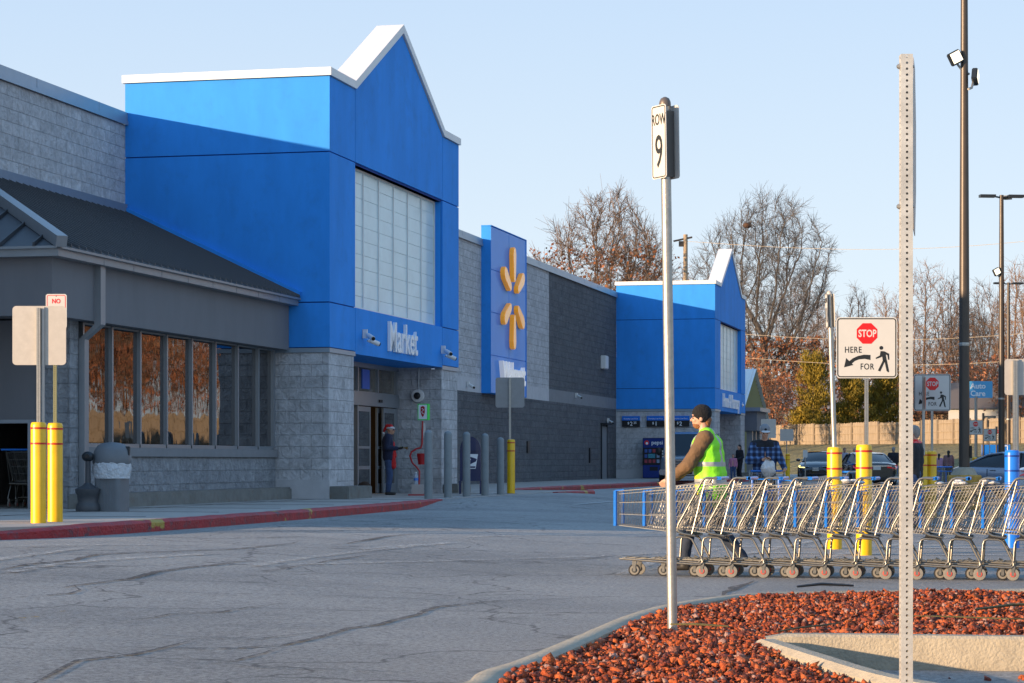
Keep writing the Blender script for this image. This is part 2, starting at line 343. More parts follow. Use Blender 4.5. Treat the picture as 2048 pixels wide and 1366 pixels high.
M['grass'] = mat('dry_grass', (.20,.165,.07), .95, var=.4, vs=.35, bump=1, bs=3, dirt=.6, dcol=(.06,.075,.02), bd=.3)
g = MB(); g.box(-2500, -1500, -.6, 2500, 4000, -.12).obj('ground', M['grass']); tag(COL.objects['ground'], kind='structure')
def heightgrid(name, us, vs, fz, m):
    V = []; 
    for u in us:
        for v in vs:
            x, y = uv2xy(u, v); V.append((x, y, fz(x, y)))
    nv = len(vs); F = [(i*nv+j, (i+1)*nv+j, (i+1)*nv+j+1, i*nv+j+1) for i in range(len(us)-1) for j in range(nv-1)]
    b = MB(); b.add(V, F); o = b.obj(name, m, smooth=1.0); tag(o, kind='structure'); return o
us = [-60, -30, -15]+[i*1.0 for i in range(-8, 90)]+list(range(90, 330, 8))
vs = [-160, -120, -80, -50, -30, -20, -12, -8, -4, -2, 0]+[1+i*.5 for i in range(24)]+[13, 14, 17, 20, 26]
heightgrid('parking_lot', us, vs, gz, M['asphalt'])
def offs(path, d):
    out = []
    for i, q in enumerate(path):
        t = (path[min(len(path)-1, i+1)]-path[max(0, i-1)]).normalized(); out.append(q+Vector((-t.y, t.x))*d)
    return out
def dens(path, st=.2):
    Q = []
    for i in range(len(path)-1):
        n = max(1, int((path[i+1]-path[i]).length/st))
        # catmull-rom
        p0 = path[max(0, i-1)]; p1 = path[i]; p2 = path[i+1]; p3 = path[min(len(path)-1, i+2)]
        for k in range(n):
            t = k/n; Q.append(.5*((2*p1)+(p2-p0)*t+(2*p0-5*p1+4*p2-p3)*t*t+(3*p1-p0-3*p2+p3)*t**3))
    Q.append(path[-1]); return Q
def strip(mb, pts, w, dz, mi=0, taper=True):
    """flat strip following the ground along XY points"""
    Q = []; pts = dens([Vector(p) for p in pts], .5) if len(pts) > 2 else pts
    for i in range(len(pts)-1):
        a = Vector(pts[i]); b = Vector(pts[i+1]); n = max(1, int((b-a).length/.35))
        for k in range(n): Q.append(a.lerp(b, k/n))
    Q.append(Vector(pts[-1])); V = []; N = len(Q)
    for i, q in enumerate(Q):
        t = (Q[min(N-1, i+1)]-Q[max(0, i-1)]).normalized(); nn = Vector((-t.y, t.x))
        ww = w*(.7+.6*mnoise.noise(Vector((q.x*1.3, q.y*1.3, 3)))) if taper else w
        if taper: ww *= min(1, .15+i*.4, .15+(N-1-i)*.4)
        wig = .07*mnoise.noise(Vector((q.x*2.2, q.y*2.2, 9))) if taper else 0
        for s in (-.5, .5):
            p = q+nn*(ww*s+wig); V.append((p.x, p.y, gz(p.x, p.y)+dz))
    mb.add(V, [(2*i, 2*i+1, 2*i+3, 2*i+2) for i in range(N-1)], mi)
CR = [([(260,362),(290,352),(420,338),(540,325),(640,297),(740,282),(880,268),(960,256),(1030,250)], .16),
 ([(0,288),(60,275),(180,258),(300,248),(400,225),(700,212),(930,205),(1080,190),(1130,187),(1230,172)], .14),
 ([(540,497),(700,470),(920,462),(1000,442),(1150,428)], .09), ([(100,780),(330,662),(540,635),(700,600),(780,575)], .09),
 ([(430,606),(700,612),(980,610),(1180,597),(1330,555),(1440,528),(1540,512),(1700,470),(1800,440),(1900,428),(2048,415),(2500,400)], .11),
 ([(520,665),(860,672),(930,665),(1180,597)], .07), ([(890,668),(1060,690),(1400,698),(1790,715)], .08),
 ([(0,408),(280,385),(340,372),(290,352)], .1), ([(340,372),(700,380),(1400,395),(1750,410),(1850,420)], .05), ([(1360,186),(1480,170),(1600,148),(1720,140)], .16),
 ([(950,205),(1200,230),(1380,243),(1500,228)], .09), ([(1080,295),(1230,270),(1350,250),(1500,228)], .1), ([(0,205),(380,220),(700,212)], .08),
 ([(0,300),(240,305),(460,316)], .06), ([(1500,90),(1700,78),(1900,72)], .12), ([(560,150),(900,160),(1300,150)], .14),
 ([(430,545),(800,566),(1050,570),(1330,540)], .06), ([(2050,240),(2300,250),(2500,232)], .12)]
cs = MB()
for pts, w in CR: strip(cs, [ground_at(x/2.048, 1000+y/2.048) for x, y in pts], w*.62, .008)
strip(cs, [ground_at(1510, 1163), ground_at(1475, 1176), ground_at(1440, 1192)], .16, .008)
strip(cs, [ground_at(1240, 1075), ground_at(1600, 1070), ground_at(2040, 1078)], .1, .008)
tag(cs.obj('crack_sealant', M['seal']), kind='structure')
pm = MB()
for pts, w in [([(-60,1130),(0,1120),(160,1098)], .14), ([(20,1146),(150,1126),(420,1109)], .14), ([(510,1133),(650,1112),(908,1086)], .14), ([(605,1130),(1000,1120),(1240,1112),(1330,1106)], .12),
  ([(0,1093),(320,1091)], .1), ([(1240,1150),(1330,1120),(1440,1098)], .14), ([(1350,1140),(1560,1096),(1700,1070)], .14), ([(1540,1140),(1760,1096),(1900,1075)], .14), ([(720,1100),(840,1090)], .12),
  ([(930,1075),(1100,1070),(1240,1068)], .1)]:
    strip(pm, [ground_at(*p) for p in pts], w, .012, 0, False)
for pts, w in [([(1480,1120),(2300,1132)], .1), ([(1480,1106),(2300,1115)], .1), ([(1480,1094),(2300,1100)], .1), ([(862,1003),(1050,991)], .12), ([(1148,1010),(1240,1003),(1330,999)], .1), ([(1500,1046),(2300,1052)], .1)]:
    strip(pm, [ground_at(*p) for p in pts], w, .012, 1, False)
tag(pm.obj('white_road_markings', [M['paintw'], M['paintf']]), kind='structure')
py = MB(); strip(py, [ground_at(30, 1240), ground_at(75, 1236)], .05, .012, 0, False); strip(py, [ground_at(108, 1229), ground_at(132, 1225)], .05, .012, 0, False)
tag(py.obj('yellow_road_marking', M['painty']), kind='structure')
# walk in front of the store (z .37), local store frame (u, v)
STORE = (0, 0, R(90)-A)
WZ = .37
kp = [(22.5,17.5),(23.3,14.6),(24.6,12.75),(26.3,11.95),(28,11.80),(31,11.75),(36,11.85),(41,12.05),(46.5,12.35)]
front = kp + [(58,12.35),(61.8,12.2),(62.2,12.5),(62.4,14.6),(66,15.2),(72,15.2),(90,14.3),(104,13.6),(122,13.6)]
w = MB(); poly = [(u, v+.14) for u, v in front]+[(122,30),(22.5,30)]
w.prism(poly, -.3, WZ, 'xy'); o = w.obj('front_walk', M['walk']); o.rotation_euler = (0,0,STORE[2]); tag(o, kind='structure')
j = MB()
for u in range(25, 121, 3): j.box(u, 12.7, WZ, u+.03, 19.4, WZ+.004)
j.box(23, 15.0, WZ, 46, 15.03, WZ+.004)
o = j.obj('walk_joints', mat('joint_line', (.08,.075,.07), .9)); o.rotation_euler = (0,0,STORE[2]); tag(o, kind='structure')
def kerb(name, label, pts, z0f, ztf, group='painted kerbs along the store walk'):
    b = MB(); prof = [(0, 0), (0, .8), (.04, .97), (.16, 1.0), (.16, 0)]; V = []; n = len(prof)
    Q = []
    for i in range(len(pts)-1):
        a = Vector(pts[i]); c = Vector(pts[i+1]); k = max(1, int((c-a).length/.25))
        for q in range(k): Q.append(a.lerp(c, q/k))
    Q.append(Vector(pts[-1]))
    for i, q in enumerate(Q):
        t = (Q[min(len(Q)-1, i+1)]-Q[max(0, i-1)]).normalized(); nn = Vector((-t.y, t.x)); s = i/(len(Q)-1)
        x, y = uv2xy(q.x, q.y); zb = gz(x, y)-.05; zt = ztf(s, q)
        rough = .012*mnoise.noise(Vector((q.x*3, q.y*3, 1)))
        for d, h in prof:
            p = q+nn*(d+rough*(h > .5)); V.append((p.x, p.y, zb+(max(zt, zb+.055)-zb)*h+(rough*.6 if h > .5 else 0)))
    F = [(i*n+k, (i+1)*n+k, (i+1)*n+k+1, i*n+k+1) for i in range(len(Q)-1) for k in range(n-1)]+[tuple(range(n)), tuple(len(V)-1-k for k in range(n))]
    b.add(V, F); o = b.obj(name, M['kerbred'], smooth=.7); o.rotation_euler = (0,0,STORE[2]); return tag(o, label, 'kerb', group)
kerb('red_kerb', 'long curved red painted kerb with chipped yellow patches beside the left walk', kp[1:], 0, lambda s, q: WZ+.012-.17*(1-sm(0, .22, s)))
kerb('red_kerb', 'short blunt red kerb end beyond the grey bollards', [(57.6,12.2),(60,12.1),(61.75,12.05),(62.05,12.3),(62.25,13.2),(62.3,14.5)], 0, lambda s, q: WZ+.012)
kerb('red_kerb', 'set back red kerb running to the far entrance', [(62.4,14.45),(66,15.05),(72,15.05),(90,14.15),(104,13.45),(122,13.45)], 0, lambda s, q: WZ+.012)
# island with lava rock
def pz(px, py, z): Y = (CAMH-z)*FPX/(py-922); return Vector(((px-1024)/FPX*Y, Y))
inner = [Vector((-1.5,6.5)), Vector((-.95,8.2)), Vector((-.5,9.5)), pz(985,1366,.15), pz(1010,1345,.15), pz(1110,1310,.15), pz(1240,1252,.15), pz(1300,1228,.15), pz(1370,1209,.15), pz(1500,1190,.15), pz(1640,1184,.15), pz(2048,1179,.15), pz(2700,1172,.15)]
inn = dens(inner); mb = MB()
prof = [(-.02, -.1), (0, .14), (.02, .152), (.12, .152), (.15, .135), (.165, .03), (.17, .014), (.46, .009), (.46, -.05)]
V = []
for (d, z) in prof:
    for q in offs(inn, d): V.append((q.x, q.y, z+.004*mnoise.noise(Vector((q.x*4, q.y*4, d*9)))))
n = len(inn); mb.add(V, [(k*n+i, k*n+i+1, (k+1)*n+i+1, (k+1)*n+i) for k in range(len(prof)-1) for i in range(n-1)])
tag(mb.obj('island_kerb', M['concrete'], smooth=.6), 'long curved bare concrete kerb around the red rock island', 'kerb')
NOSE = Vector((1.43, 12.8)); ENDA = Vector((4.4, 12.45)); ENDB = Vector((2.75, 8.2)); BM = Vector((1.80, 10.5))
def kerb2(name, label, path, wd, z0, z1, side):
    b = MB(); Q = dens([Vector(p) for p in path], .15); pr = [(0, z0), (0, z1-.015), (.015*side, z1), (wd*side-.03*side, z1), (wd*side, z1-.03), ((wd+.015)*side, z0)]
    V = []
    for d, z in pr:
        for i, q in enumerate(offs(Q, d)): V.append((q.x, q.y, z-(.0 if i else .02)))
    n = len(Q); b.add(V, [(k*n+i, k*n+i+1, (k+1)*n+i+1, (k+1)*n+i) for k in range(len(pr)-1) for i in range(n-1)])
    return tag(b.obj(name, M['concrete'], smooth=.6), label, 'kerb', 'pointed kerbs cutting into the island')
kerb2('concrete_kerb', 'tall concrete kerb face pointing left out of the red rocks', [NOSE, NOSE+Vector((.5,-.03)), Vector((2.84,12.62)), ENDA], .15, -.02, .205, 1)
kerb2('concrete_kerb', 'low slanting concrete kerb strip in front of the taller kerb face', [NOSE+Vector((.03,-.02)), Vector((1.62,11.6)), BM, Vector((2.1,9.75)), ENDB], .12, -.02, .19, -1)
def inside_pocket(x, y):
    # between kerb A (y<=12.7) and kerb B
    if x < NOSE.x or y > 12.85: return False
    t = (12.8-y)/(12.8-8.2)
    bx = 1.43+.37*max(0, min(1, (12.8-y)/2.3))**1.1 + max(0, (10.5-y))*.41
    return x > bx-.14
soil = MB(); V = []; F = []
xs = np.arange(-2, 7.01, .12); ys = np.arange(6.5, 18.6, .12); n = len(ys); ok = {}
path = inn
def inside_island(x, y):
    # right/below of the inner kerb line
    best = 1e9; s = 0
    for i in range(0, len(path)-1):
        a = path[i]; c = path[i+1]; d = c-a; t = max(0, min(1, ((x-a.x)*d.x+(y-a.y)*d.y)/d.length_squared)); q = a+d*t
        dd = (q.x-x)**2+(q.y-y)**2
        if dd < best: best = dd; s = d.x*(y-a.y)-d.y*(x-a.x)
    return s < 0, math.sqrt(best)
def rockz(x, y): return .12+.035*mnoise.noise(Vector((x*1.1, y*1.1, 5)))
for x in xs:
    for y in ys:
        k, dd = inside_island(x, y); z = rockz(x, y) if (k and not inside_pocket(x, y)) else -.04
        V.append((x, y, z))
F = [(i*n+j, (i+1)*n+j, (i+1)*n+j+1, i*n+j+1) for i in range(len(xs)-1) for j in range(n-1)]
soil.add(V, F); tag(soil.obj('island_bed', mat('red_soil', (.10,.03,.018), .95, var=.4, vs=20, bump=1, bs=60), smooth=1.5), kind='structure')
pk = MB(); pk.prism([(1.5,12.75),(4.5,12.45),(4.5,8),(2.85,8.2),(2.15,9.75),(1.88,10.5),(1.66,11.6)], -.1, .014, 'xy'); tag(pk.obj('pocket_pavement', M['asphalt']), kind='structure')
# rocks
def make_rocks():
    rs = np.random.RandomState(3)
    bmm = bmesh.new(); bmesh.ops.create_icosphere(bmm, subdivisions=1, radius=1); bmm.verts.ensure_lookup_table()
    bv = np.array([v.co[:] for v in bmm.verts]); bf = np.array([[v.index for v in f.verts] for f in bmm.faces]); bmm.free()
    pos = []
    A0 = 0
    while len(pos) < 34000 and A0 < 170000:
        A0 += 1
        y = 9.0+rs.rand()**.85*9.6; x = -.9+rs.rand()*(.235*y+3.2)
        k, dd = inside_island(x, y)
        if not k or (dd < .015): continue
        if inside_pocket(x, y): continue
        pos.append((x, y, dd))
    for k in range(14):   # strays on the pavement and kerbs
        pos.append((2.2+rs.rand()*.7, 11.0+rs.rand()*1.5, -1))
    NR = len(pos); allv = np.zeros((NR, len(bv), 3)); tint = np.zeros((NR, len(bv)))
    for i, (x, y, dd) in enumerate(pos):
        s = .0062+.0185*rs.rand()**2.0+(.010 if rs.rand() < .06 else 0)
        d = (1+.62*rs.randn(len(bv)).clip(-1.2, 2.0)[:, None]*.75)*.88
        v = bv*d*np.array([s*(.8+.5*rs.rand()), s*(.8+.5*rs.rand()), s*(.5+.35*rs.rand())])
        a = rs.rand()*6.28; b = rs.rand()*1.2; c, sn = math.cos(a), math.sin(a); Rz = np.array([[c,-sn,0],[sn,c,0],[0,0,1]]); c, sn = math.cos(b), math.sin(b); Rx = np.array([[1,0,0],[0,c,-sn],[0,sn,c]])
        v = v @ Rx.T @ Rz.T
        z = rockz(x, y)+.004+.028*rs.rand() if dd >= 0 else .004+s*.6
        if 0 < dd < .06: z = min(z, .16)
        allv[i] = v+np.array([x, y, z]); tint[i] = rs.rand() + .10*rs.rand(len(bv))
    me = bpy.data.meshes.new('lava_rocks'); nv = NR*len(bv); nf = NR*len(bf)
    me.vertices.add(nv); me.vertices.foreach_set('co', allv.reshape(-1)); me.loops.add(nf*3)
    fc = (bf[None]+(np.arange(NR)*len(bv))[:, None, None]).reshape(-1)
    me.loops.foreach_set('vertex_index', fc.astype(np.int32)); me.polygons.add(nf); me.polygons.foreach_set('loop_start', np.arange(0, nf*3, 3, dtype=np.int32)); me.update(calc_edges=True)
    at = me.attributes.new('tint', 'FLOAT', 'POINT'); at.data.foreach_set('value', tint.reshape(-1))
    m = bpy.data.materials.new('lava_rock'); m.use_nodes = True; nn = m.node_tree.nodes; L = m.node_tree.links; b = nn['Principled BSDF']; b.inputs['Roughness'].default_value = .92
    a = nn.new('ShaderNodeAttribute'); a.attribute_name = 'tint'; cr = nn.new('ShaderNodeValToRGB'); L.new(a.outputs['Fac'], cr.inputs[0]); el = cr.color_ramp.elements
    el[0].position = 0; el[0].color = (.10,.028,.02,1); el[1].position = 1; el[1].color = (.42,.24,.19,1)
    for p, c in [(.25,(.18,.035,.018,1)),(.55,(.38,.07,.018,1)),(.85,(.54,.125,.03,1)),(.97,(.36,.13,.08,1))]: e = el.new(p); e.color = c
    tc = nn.new('ShaderNodeTexCoord'); t = nn.new('ShaderNodeTexNoise'); t.inputs['Scale'].default_value = 90; t.inputs['Detail'].default_value = 4; L.new(tc.outputs['Object'], t.inputs[0])
    mr = nn.new('ShaderNodeMapRange'); mr.inputs[1].default_value = .3; mr.inputs[2].default_value = .7; mr.inputs[3].default_value = .6; mr.inputs[4].default_value = 1.25; L.new(t.outputs[0], mr.inputs[0])
    x = nn.new('ShaderNodeMix'); x.data_type = 'RGBA'; x.blend_type = 'MULTIPLY'; x.inputs[0].default_value = 1; L.new(cr.outputs[0], x.inputs[6]); L.new(mr.outputs[0], x.inputs[7]); L.new(x.outputs[2], b.inputs['Base Color'])
    bn = nn.new('ShaderNodeBump'); bn.inputs['Strength'].default_value = 1; bn.inputs['Distance'].default_value = .01; L.new(t.outputs[0], bn.inputs['Height']); L.new(bn.outputs[0], b.inputs['Normal'])
    me.materials.append(m); o = bpy.data.objects.new('lava_rocks', me); COL.objects.link(o)
    tag(o, 'red lava rock gravel covering the island bed', 'gravel', kind='stuff')
make_rocks()
M['litter'] = mat('dead_leaf', (.10,.085,.03), .8, var=.5, vs=30)
def debris(lab, pts, w, m, nm='dead_stem', cat='plant debris'):
    b = MB(); Q = [Vector(p) for p in pts]; b.tube(Q, [w*.6*(.4+.6*math.sin(math.pi*(i+.5)/len(Q))) for i in range(len(Q))], 5)
    for i, v in enumerate(b.v): b.v[i] = (v[0], v[1], v[2]*.6+.075)
    tag(b.obj(nm, m), lab, cat)
debris('dark dead stem lying on the red rocks right of the tall nearest post', [(2.45,14.6,.19),(2.8,14.4,.2),(3.1,14.2,.2),(3.5,14.3,.19)], .014, M['litter'])
debris('yellowish dead stem lying on the red rocks above the kerb point', [(1.55,13.3,.18),(1.7,13.45,.2),(1.9,13.7,.2),(2.0,13.85,.2)], .016, M['litter'])
debris('broad dead leaf stem near the right edge of the rock bed', [(3.1,15.2,.19),(3.4,15.5,.21),(3.9,15.7,.2)], .03, M['litter'])
debris('black rag lying on the far kerb of the island below the carts', [(2.25,17.95,.19),(2.45,18.0,.22),(2.7,17.98,.2)], .035, M['black'], 'rag', 'rag')
debris('dark curled stem on the rocks between the round pole and the kerb point', [(.97,13.9,.18),(1.1,13.75,.2),(1.3,13.65,.19)], .02, M['litter'])
# hill and fence
FP = [(4,236,3.0),(20,222,2.8),(27,203,2.6),(32,184,2.55),(36,166,2.5),(40,140,2.2),(41,118,1.9),(40,95,1.8),(36,70,1.6),(30,50,1.3)]
FP = [Vector(p) for p in [(-40,262,3.2)]+FP]
V = []; rows = [(-20,-.0),(-14,.12),(-8,.6),(0,1),(12,1.1),(60,1.3),(140,1.5)]
for d, k in rows:
    for q in offs([Vector((p.x, p.y)) for p in FP], d): V.append((q.x, q.y, 0))
n = len(FP); V = [(x, y, (FP[i % n].z*rows[i//n][1]) + (-.13 if i < n else 0) + (.1*mnoise.noise(Vector((x*.2,y*.2,0))) if n <= i else 0)) for i, (x, y, z) in enumerate(V)]
hb = MB(); hb.add(V, [(k*n+i, k*n+i+1, (k+1)*n+i+1, (k+1)*n+i) for k in range(len(rows)-1) for i in range(n-1)])
tag(hb.obj('grass_bank', M['grass'], smooth=1.5), kind='structure')
fence = thing('wooden_fence', 'long weathered board fence with rails and posts on the grass bank', 'fence')
acc = 0
Pl = FP[1:]
segs = []
for i in range(len(Pl)-1):
    a, b_ = Pl[i], Pl[i+1]; L_ = (b_-a).length; k = max(1, round(L_/2.9))
    for q in range(k): segs.append((a.lerp(b_, q/k), a.lerp(b_, (q+1)/k)))
for a, b_ in segs:
    d = (b_-a); L_ = Vector((d.x, d.y)).length; t = Vector((d.x, d.y, 0)).normalized(); nn = Vector((t.y, -t.x, 0)); k = int(L_/.15)
    if nn.dot(-a) < 0: nn = -nn
    pb = MB(); h0 = 1.85+rnd.uniform(-.06, .06)
    for q in range(k):
        c = a.lerp(b_, (q+.5)/k); h = h0+rnd.uniform(-.03, .03); wd = L_/k*.47; o_ = nn*rnd.uniform(-.008, .008)
        V = []
        for s, dz in ((-wd, 0), (wd, 0)):
            for th in (0, .02): p = c+t*s-nn*th+o_; V.append((p.x, p.y, p.z-.1)); V.append((p.x, p.y, p.z+h))
        pb.add(V, [(0,4,5,1),(2,3,7,6),(0,1,3,2),(4,6,7,5),(1,5,7,3)])
    pb.obj('panel', M['wood'], fence)
    rb = MB()
    for z in (.35, .95, 1.6): rb.tube([a+nn*.04+Vector((0,0,z)), b_+nn*.04+Vector((0,0,z))], .045, 4)
    rb.obj('rail', M['wood'], fence)
    p = a+nn*.1; q = MB(); q.box(p.x-.06, p.y-.06, p.z-.2, p.x+.06, p.y+.06, p.z+1.9); q.obj('post', M['wood'], fence)
# ------------------------------------------------------------------ the store, built in its own frame: x = along the front, y = into the building
store = thing('store_building', 'long blue and grey big box store with gabled entrance towers', 'store', STORE[:0] or (0,0,0), STORE[2])
MV = 19.46
def bobj(mb, name, m, parent=store, **k): return mb.obj(name, m, parent, **k)
# main wall pieces (light, dark)
b = MB(); b.box(23.5, MV, WZ-.3, 46.37, 30, 8.5); bobj(b, 'wall', M['cmul'])
b = MB(); b.box(57.4, MV, 4.1, 90, 30, 8.85); bobj(b, 'wall', M['cmul'])
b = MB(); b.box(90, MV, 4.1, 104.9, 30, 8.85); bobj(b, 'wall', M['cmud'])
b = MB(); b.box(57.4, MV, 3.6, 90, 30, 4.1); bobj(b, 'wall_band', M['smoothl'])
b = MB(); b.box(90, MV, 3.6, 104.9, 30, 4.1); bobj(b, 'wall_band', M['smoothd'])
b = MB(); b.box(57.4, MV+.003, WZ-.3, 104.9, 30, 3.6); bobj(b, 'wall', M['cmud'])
b = MB(); b.box(23.5, 30, WZ-.3, 122, 62, 8.3); bobj(b, 'rear_block', M['fascia'])
b = MB(); b.box(115.8, MV, WZ-.3, 122, 30, 8.3); bobj(b, 'wall', M['cmul'])
def coping(u0, u1, zb, zt):
    b = MB(); b.box(u0, MV-.06, zb, u1, MV+.34, zt); x = u0+3
    b.box(u0, MV-.075, zb-.035, u1, MV-.055, zb+.05)
    while x < u1: b.box(x, MV-.066, zb, x+.02, MV+.346, zt+.004); x += 3.05
    bobj(b, 'coping', M['coping'])
coping(23.5, 46.37, 8.52, 8.76); coping(57.4, 104.9, 8.86, 9.09)
# tower
def tower(u0, sign):
    T = thing('entrance_tower', None, None); T.parent = store; T.location = (u0, 0, 0)
    g = .013; V0 = 14.8
    core = MB(); core.box(.04, V0+.04, 3.6, 1.88, MV, 9.38); core.box(9.34, V0+.04, 3.6, 10.96, MV, 9.38); core.box(1.88, V0+.3, 4.5, 9.34, MV, 9.38); core.box(1.88, V0+.04, 7.74, 9.34, V0+.3, 9.38)
    core.prism([(1.9,9.2),(9.3,9.2),(9.3,9.4),(5.62,11.22),(1.9,9.4)], V0+.04, V0+.5, 'xz'); core.obj('core_wall', M['bluejoint'], T)
    P_ = MB()
    for z0, z1 in ((3.6,4.57),(4.57,7.78),(7.78,9.4)):
        P_.box(0, V0, z0+g, 1.86-g, V0+.04, z1-g)         # left pilaster front
        P_.box(9.36+g, V0, z0+g, 11, V0+.04, z1-g)
        P_.box(0, V0+.0405, z0+g, .04, MV-.001, z1-g)         # side
        P_.box(10.96, V0+.0405, z0+g, 11, MV-.001, z1-g)
    P_.prism([(1.86+g,7.78+g),(9.36-g,7.78+g),(9.36-g,9.4),(5.62,11.3),(1.86+g,9.4)], V0, V0+.04, 'xz')
    P_.obj('wall_panels', M['blue'], T)
    h = MB(); h.box(1.86+g, V0, 3.55, 9.36-g, V0+.3, 4.57); h.box(1.86, V0+.3, 3.55, 9.36, 16.2, 3.7); h.obj('header', M['blue'], T)
    jm = MB(); jm.box(1.87, V0+.041, 4.58, 1.90, V0+.30, 7.77); jm.box(9.32, V0+.041, 4.58, 9.35, V0+.30, 7.77); jm.box(1.9, V0+.041, 7.74, 9.32, V0+.30, 7.77); jm.obj('window_reveal', M['blue'], T)
    # gable and parapet caps
    c = MB(); th = .17
    c.prism([(-.06,9.4),(1.82,9.4),(5.62,11.33),(9.42,9.4),(11.06,9.4),(11.06,9.4+th),(9.47,9.4+th),(5.62,11.33+th+.03),(1.77,9.4+th),(-.06,9.4+th)], V0-.05, V0+.62, 'xz')
    c.box(-.06, V0+.623, 9.4, .35, MV+.05, 9.4+th); c.box(10.65, V0+.623, 9.4, 11.06, MV+.05, 9.4+th); c.obj('gable_cap', M['white'], T)
    # block base
    for x0, x1 in ((.03,1.84),(9.38,10.97)): k = MB(); k.box(x0, V0+.03, WZ-.2, x1, MV, 3.5); k.obj('block_base', M['cmul'], T)
    t = MB(); t.box(.0, V0, 3.5, 1.87, V0+.2, 3.595); t.box(0, V0+.2, 3.5, .2, MV, 3.595); t.obj('drip_trim', M['coping'], T); t = MB(); t.box(9.35, V0, 3.5, 11, V0+.2, 3.595); t.obj('drip_trim', M['coping'], T)
    f = MB(); f.box(.005, V0+.005, WZ, .5, MV, .78); f.obj('plinth', M['smoothl'], T)
    cb = MB(); cb.box(.0, V0-.42, WZ-.05, 1.75, V0+.02, .64); cb.obj('concrete_ledge', M['footing'], T, bevel=.02)
    cb = MB(); cb.box(9.5, V0-.36, WZ-.05, 10.9, V0+.02, .6); cb.obj('concrete_ledge', M['footing'], T, bevel=.02)
    # big translucent window
    wn = MB(); nr = 10; nc = 6; u_a, u_b = 1.9, 9.32; z_a, z_b = 4.58, 7.74
    for i in range(nc):
        for j in range(nr):
            x0 = u_a+(u_b-u_a)*i/nc; x1 = u_a+(u_b-u_a)*(i+1)/nc; z0 = z_a+(z_b-z_a)*j/nr; z1 = z_a+(z_b-z_a)*(j+1)/nr
            dt = rnd.uniform(-.003, .003); wn.box(x0, V0+.22+dt, z0+.0035, x1, V0+.26, z1-.0035)
    W_ = wn.obj('entrance_window', M['panelglass'], T)
    bk = MB(); bk.box(u_a, V0+.262, z_a, u_b, V0+.29, z_b); bk.obj('window_backing', M['fascia'], T)
    ml = MB()
    for i in range(1, nc): x = u_a+(u_b-u_a)*i/nc; ml.box(x-.018, V0+.195, z_a, x+.018, V0+.225, z_b)
    ml.box(u_a, V0+.185, z_a, u_b, V0+.215, z_a+.06); ml.box(u_a, V0+.185, z_b-.05, u_b, V0+.215, z_b); ml.box(u_a, V0+.185, z_a, u_a+.04, V0+.216, z_b); ml.box(u_b-.04, V0+.185, z_a, u_b, V0+.216, z_b)
    ml.obj('window_mullions', M['white'], T)
    # recess: side wall, doors
    for x0 in (9.36, 1.842): r = MB(); r.box(x0, V0+.3, WZ-.2, x0+.018, 16.2, 3.55); r.obj('recess_wall', M['cmul'], T)
    r = MB(); r.box(8.99+.3, 16.02, WZ, 9.36, 16.2, 3.55); r.obj('door_jamb', M['alum'], T)
    DV = 16.0
    fr = MB()
    for x in (2.2, 4.0, 5.86, 7.55, 9.20): fr.box(x-.04, DV-.05, 2.84, x+.04, DV+.08, 3.50)
    fr.box(1.86, DV-.05, 3.44, 9.36, DV+.09, 3.55); fr.box(1.86, DV-.05, 2.78, 9.36, DV+.09, 2.86); fr.box(1.86, DV-.07, 2.52, 9.36, DV+.1, 2.79)
    for x in (5.86, 9.22): fr.box(x-.05, DV-.045, WZ, x+.05, DV+.085, 2.53)
    fr.box(7.5, DV-.10, 2.62, 7.75, DV-.07, 2.69, 1); fr.obj('door_frame', [M['alum'], M['black']], T)
    gl = MB(); gl.box(1.9, DV+.02, 2.86, 9.3, DV+.03, 3.44); gl.obj('transom_glass', mat('transom_glass_%d' % int(u0), (.10,.085,.06), .08, spec=.8, coat=.5), T)
    ps = MB(); ps.box(6.35, DV-.005, 2.93, 6.95, DV+.018, 3.40); ps.obj('transom_poster', mat('poster_blue_%d' % int(u0), (.02,.13,.6), .4), T)
    def leaf(x0, x1, dv):
        d = thing('door_leaf', None, None); d.parent = T; d.location = (0,0,0)
        q = MB()
        for a in (x0, x1-.07): q.box(a, dv-.02, WZ+.02, a+.07, dv+.03, 2.5)
        for z0, z1 in ((WZ+.02, .62), (.98, 1.06), (1.48, 1.54), (2.38, 2.5)): q.box(x0+.07, dv-.018, z0, x1-.07, dv+.028, z1)
        q.obj('door_frame', M['alum'], d); q = MB(); q.box(x0+.07, dv, .5, x1-.07, dv+.008, 2.4); q.obj('glass', M['doorglass'], d)
    leaf(5.92, 6.98, DV); leaf(8.1, 9.17, DV); leaf(7.95, 8.5, DV+.12)
    # interior behind the doors
    it = MB(); it.box(1.9, 19.4, WZ, 9.3, 19.42, 3.5); it.box(1.9, DV+.2, 3.3, 9.3, 19.4, 3.32); it.box(1.9, DV+.2, WZ+.005, 9.3, 19.4, WZ+.012); it.box(1.87, DV+.2, WZ, 1.89, 19.4, 3.5); it.box(9.31, DV+.2, WZ, 9.33, 19.4, 3.5); it.obj('interior', mat('interior_wall_%d' % int(u0), (.07,.045,.02), .9), T)
    for k in range(3): q = MB(); q.box(3.0+k*2.2, 17.0, 3.27, 3.5+k*2.2, 18.6, 3.29); q.obj('interior_lamp', mat('interior_lamp_%d_%d' % (int(u0), k), (1,.8,.5), emis=(1,.75,.42), es=1.6), T)
    return T
M['doorglass'] = mat('door_glass', (.015,.017,.02), .05, spec=.8, coat=.6)
T1 = tower(46.34, 'Market'); T2 = tower(104.9, 'Home')
T1['label'] = 'nearer entrance tower'; T2['label'] = 'far entrance tower'
tx = MB(); addtext(tx, 5.55, 14.795, 3.74, 'Market', .98, extr=.07, off=.012, sx=.86); tx.obj('sign_letters', M['letter'], T1, bevel=0)
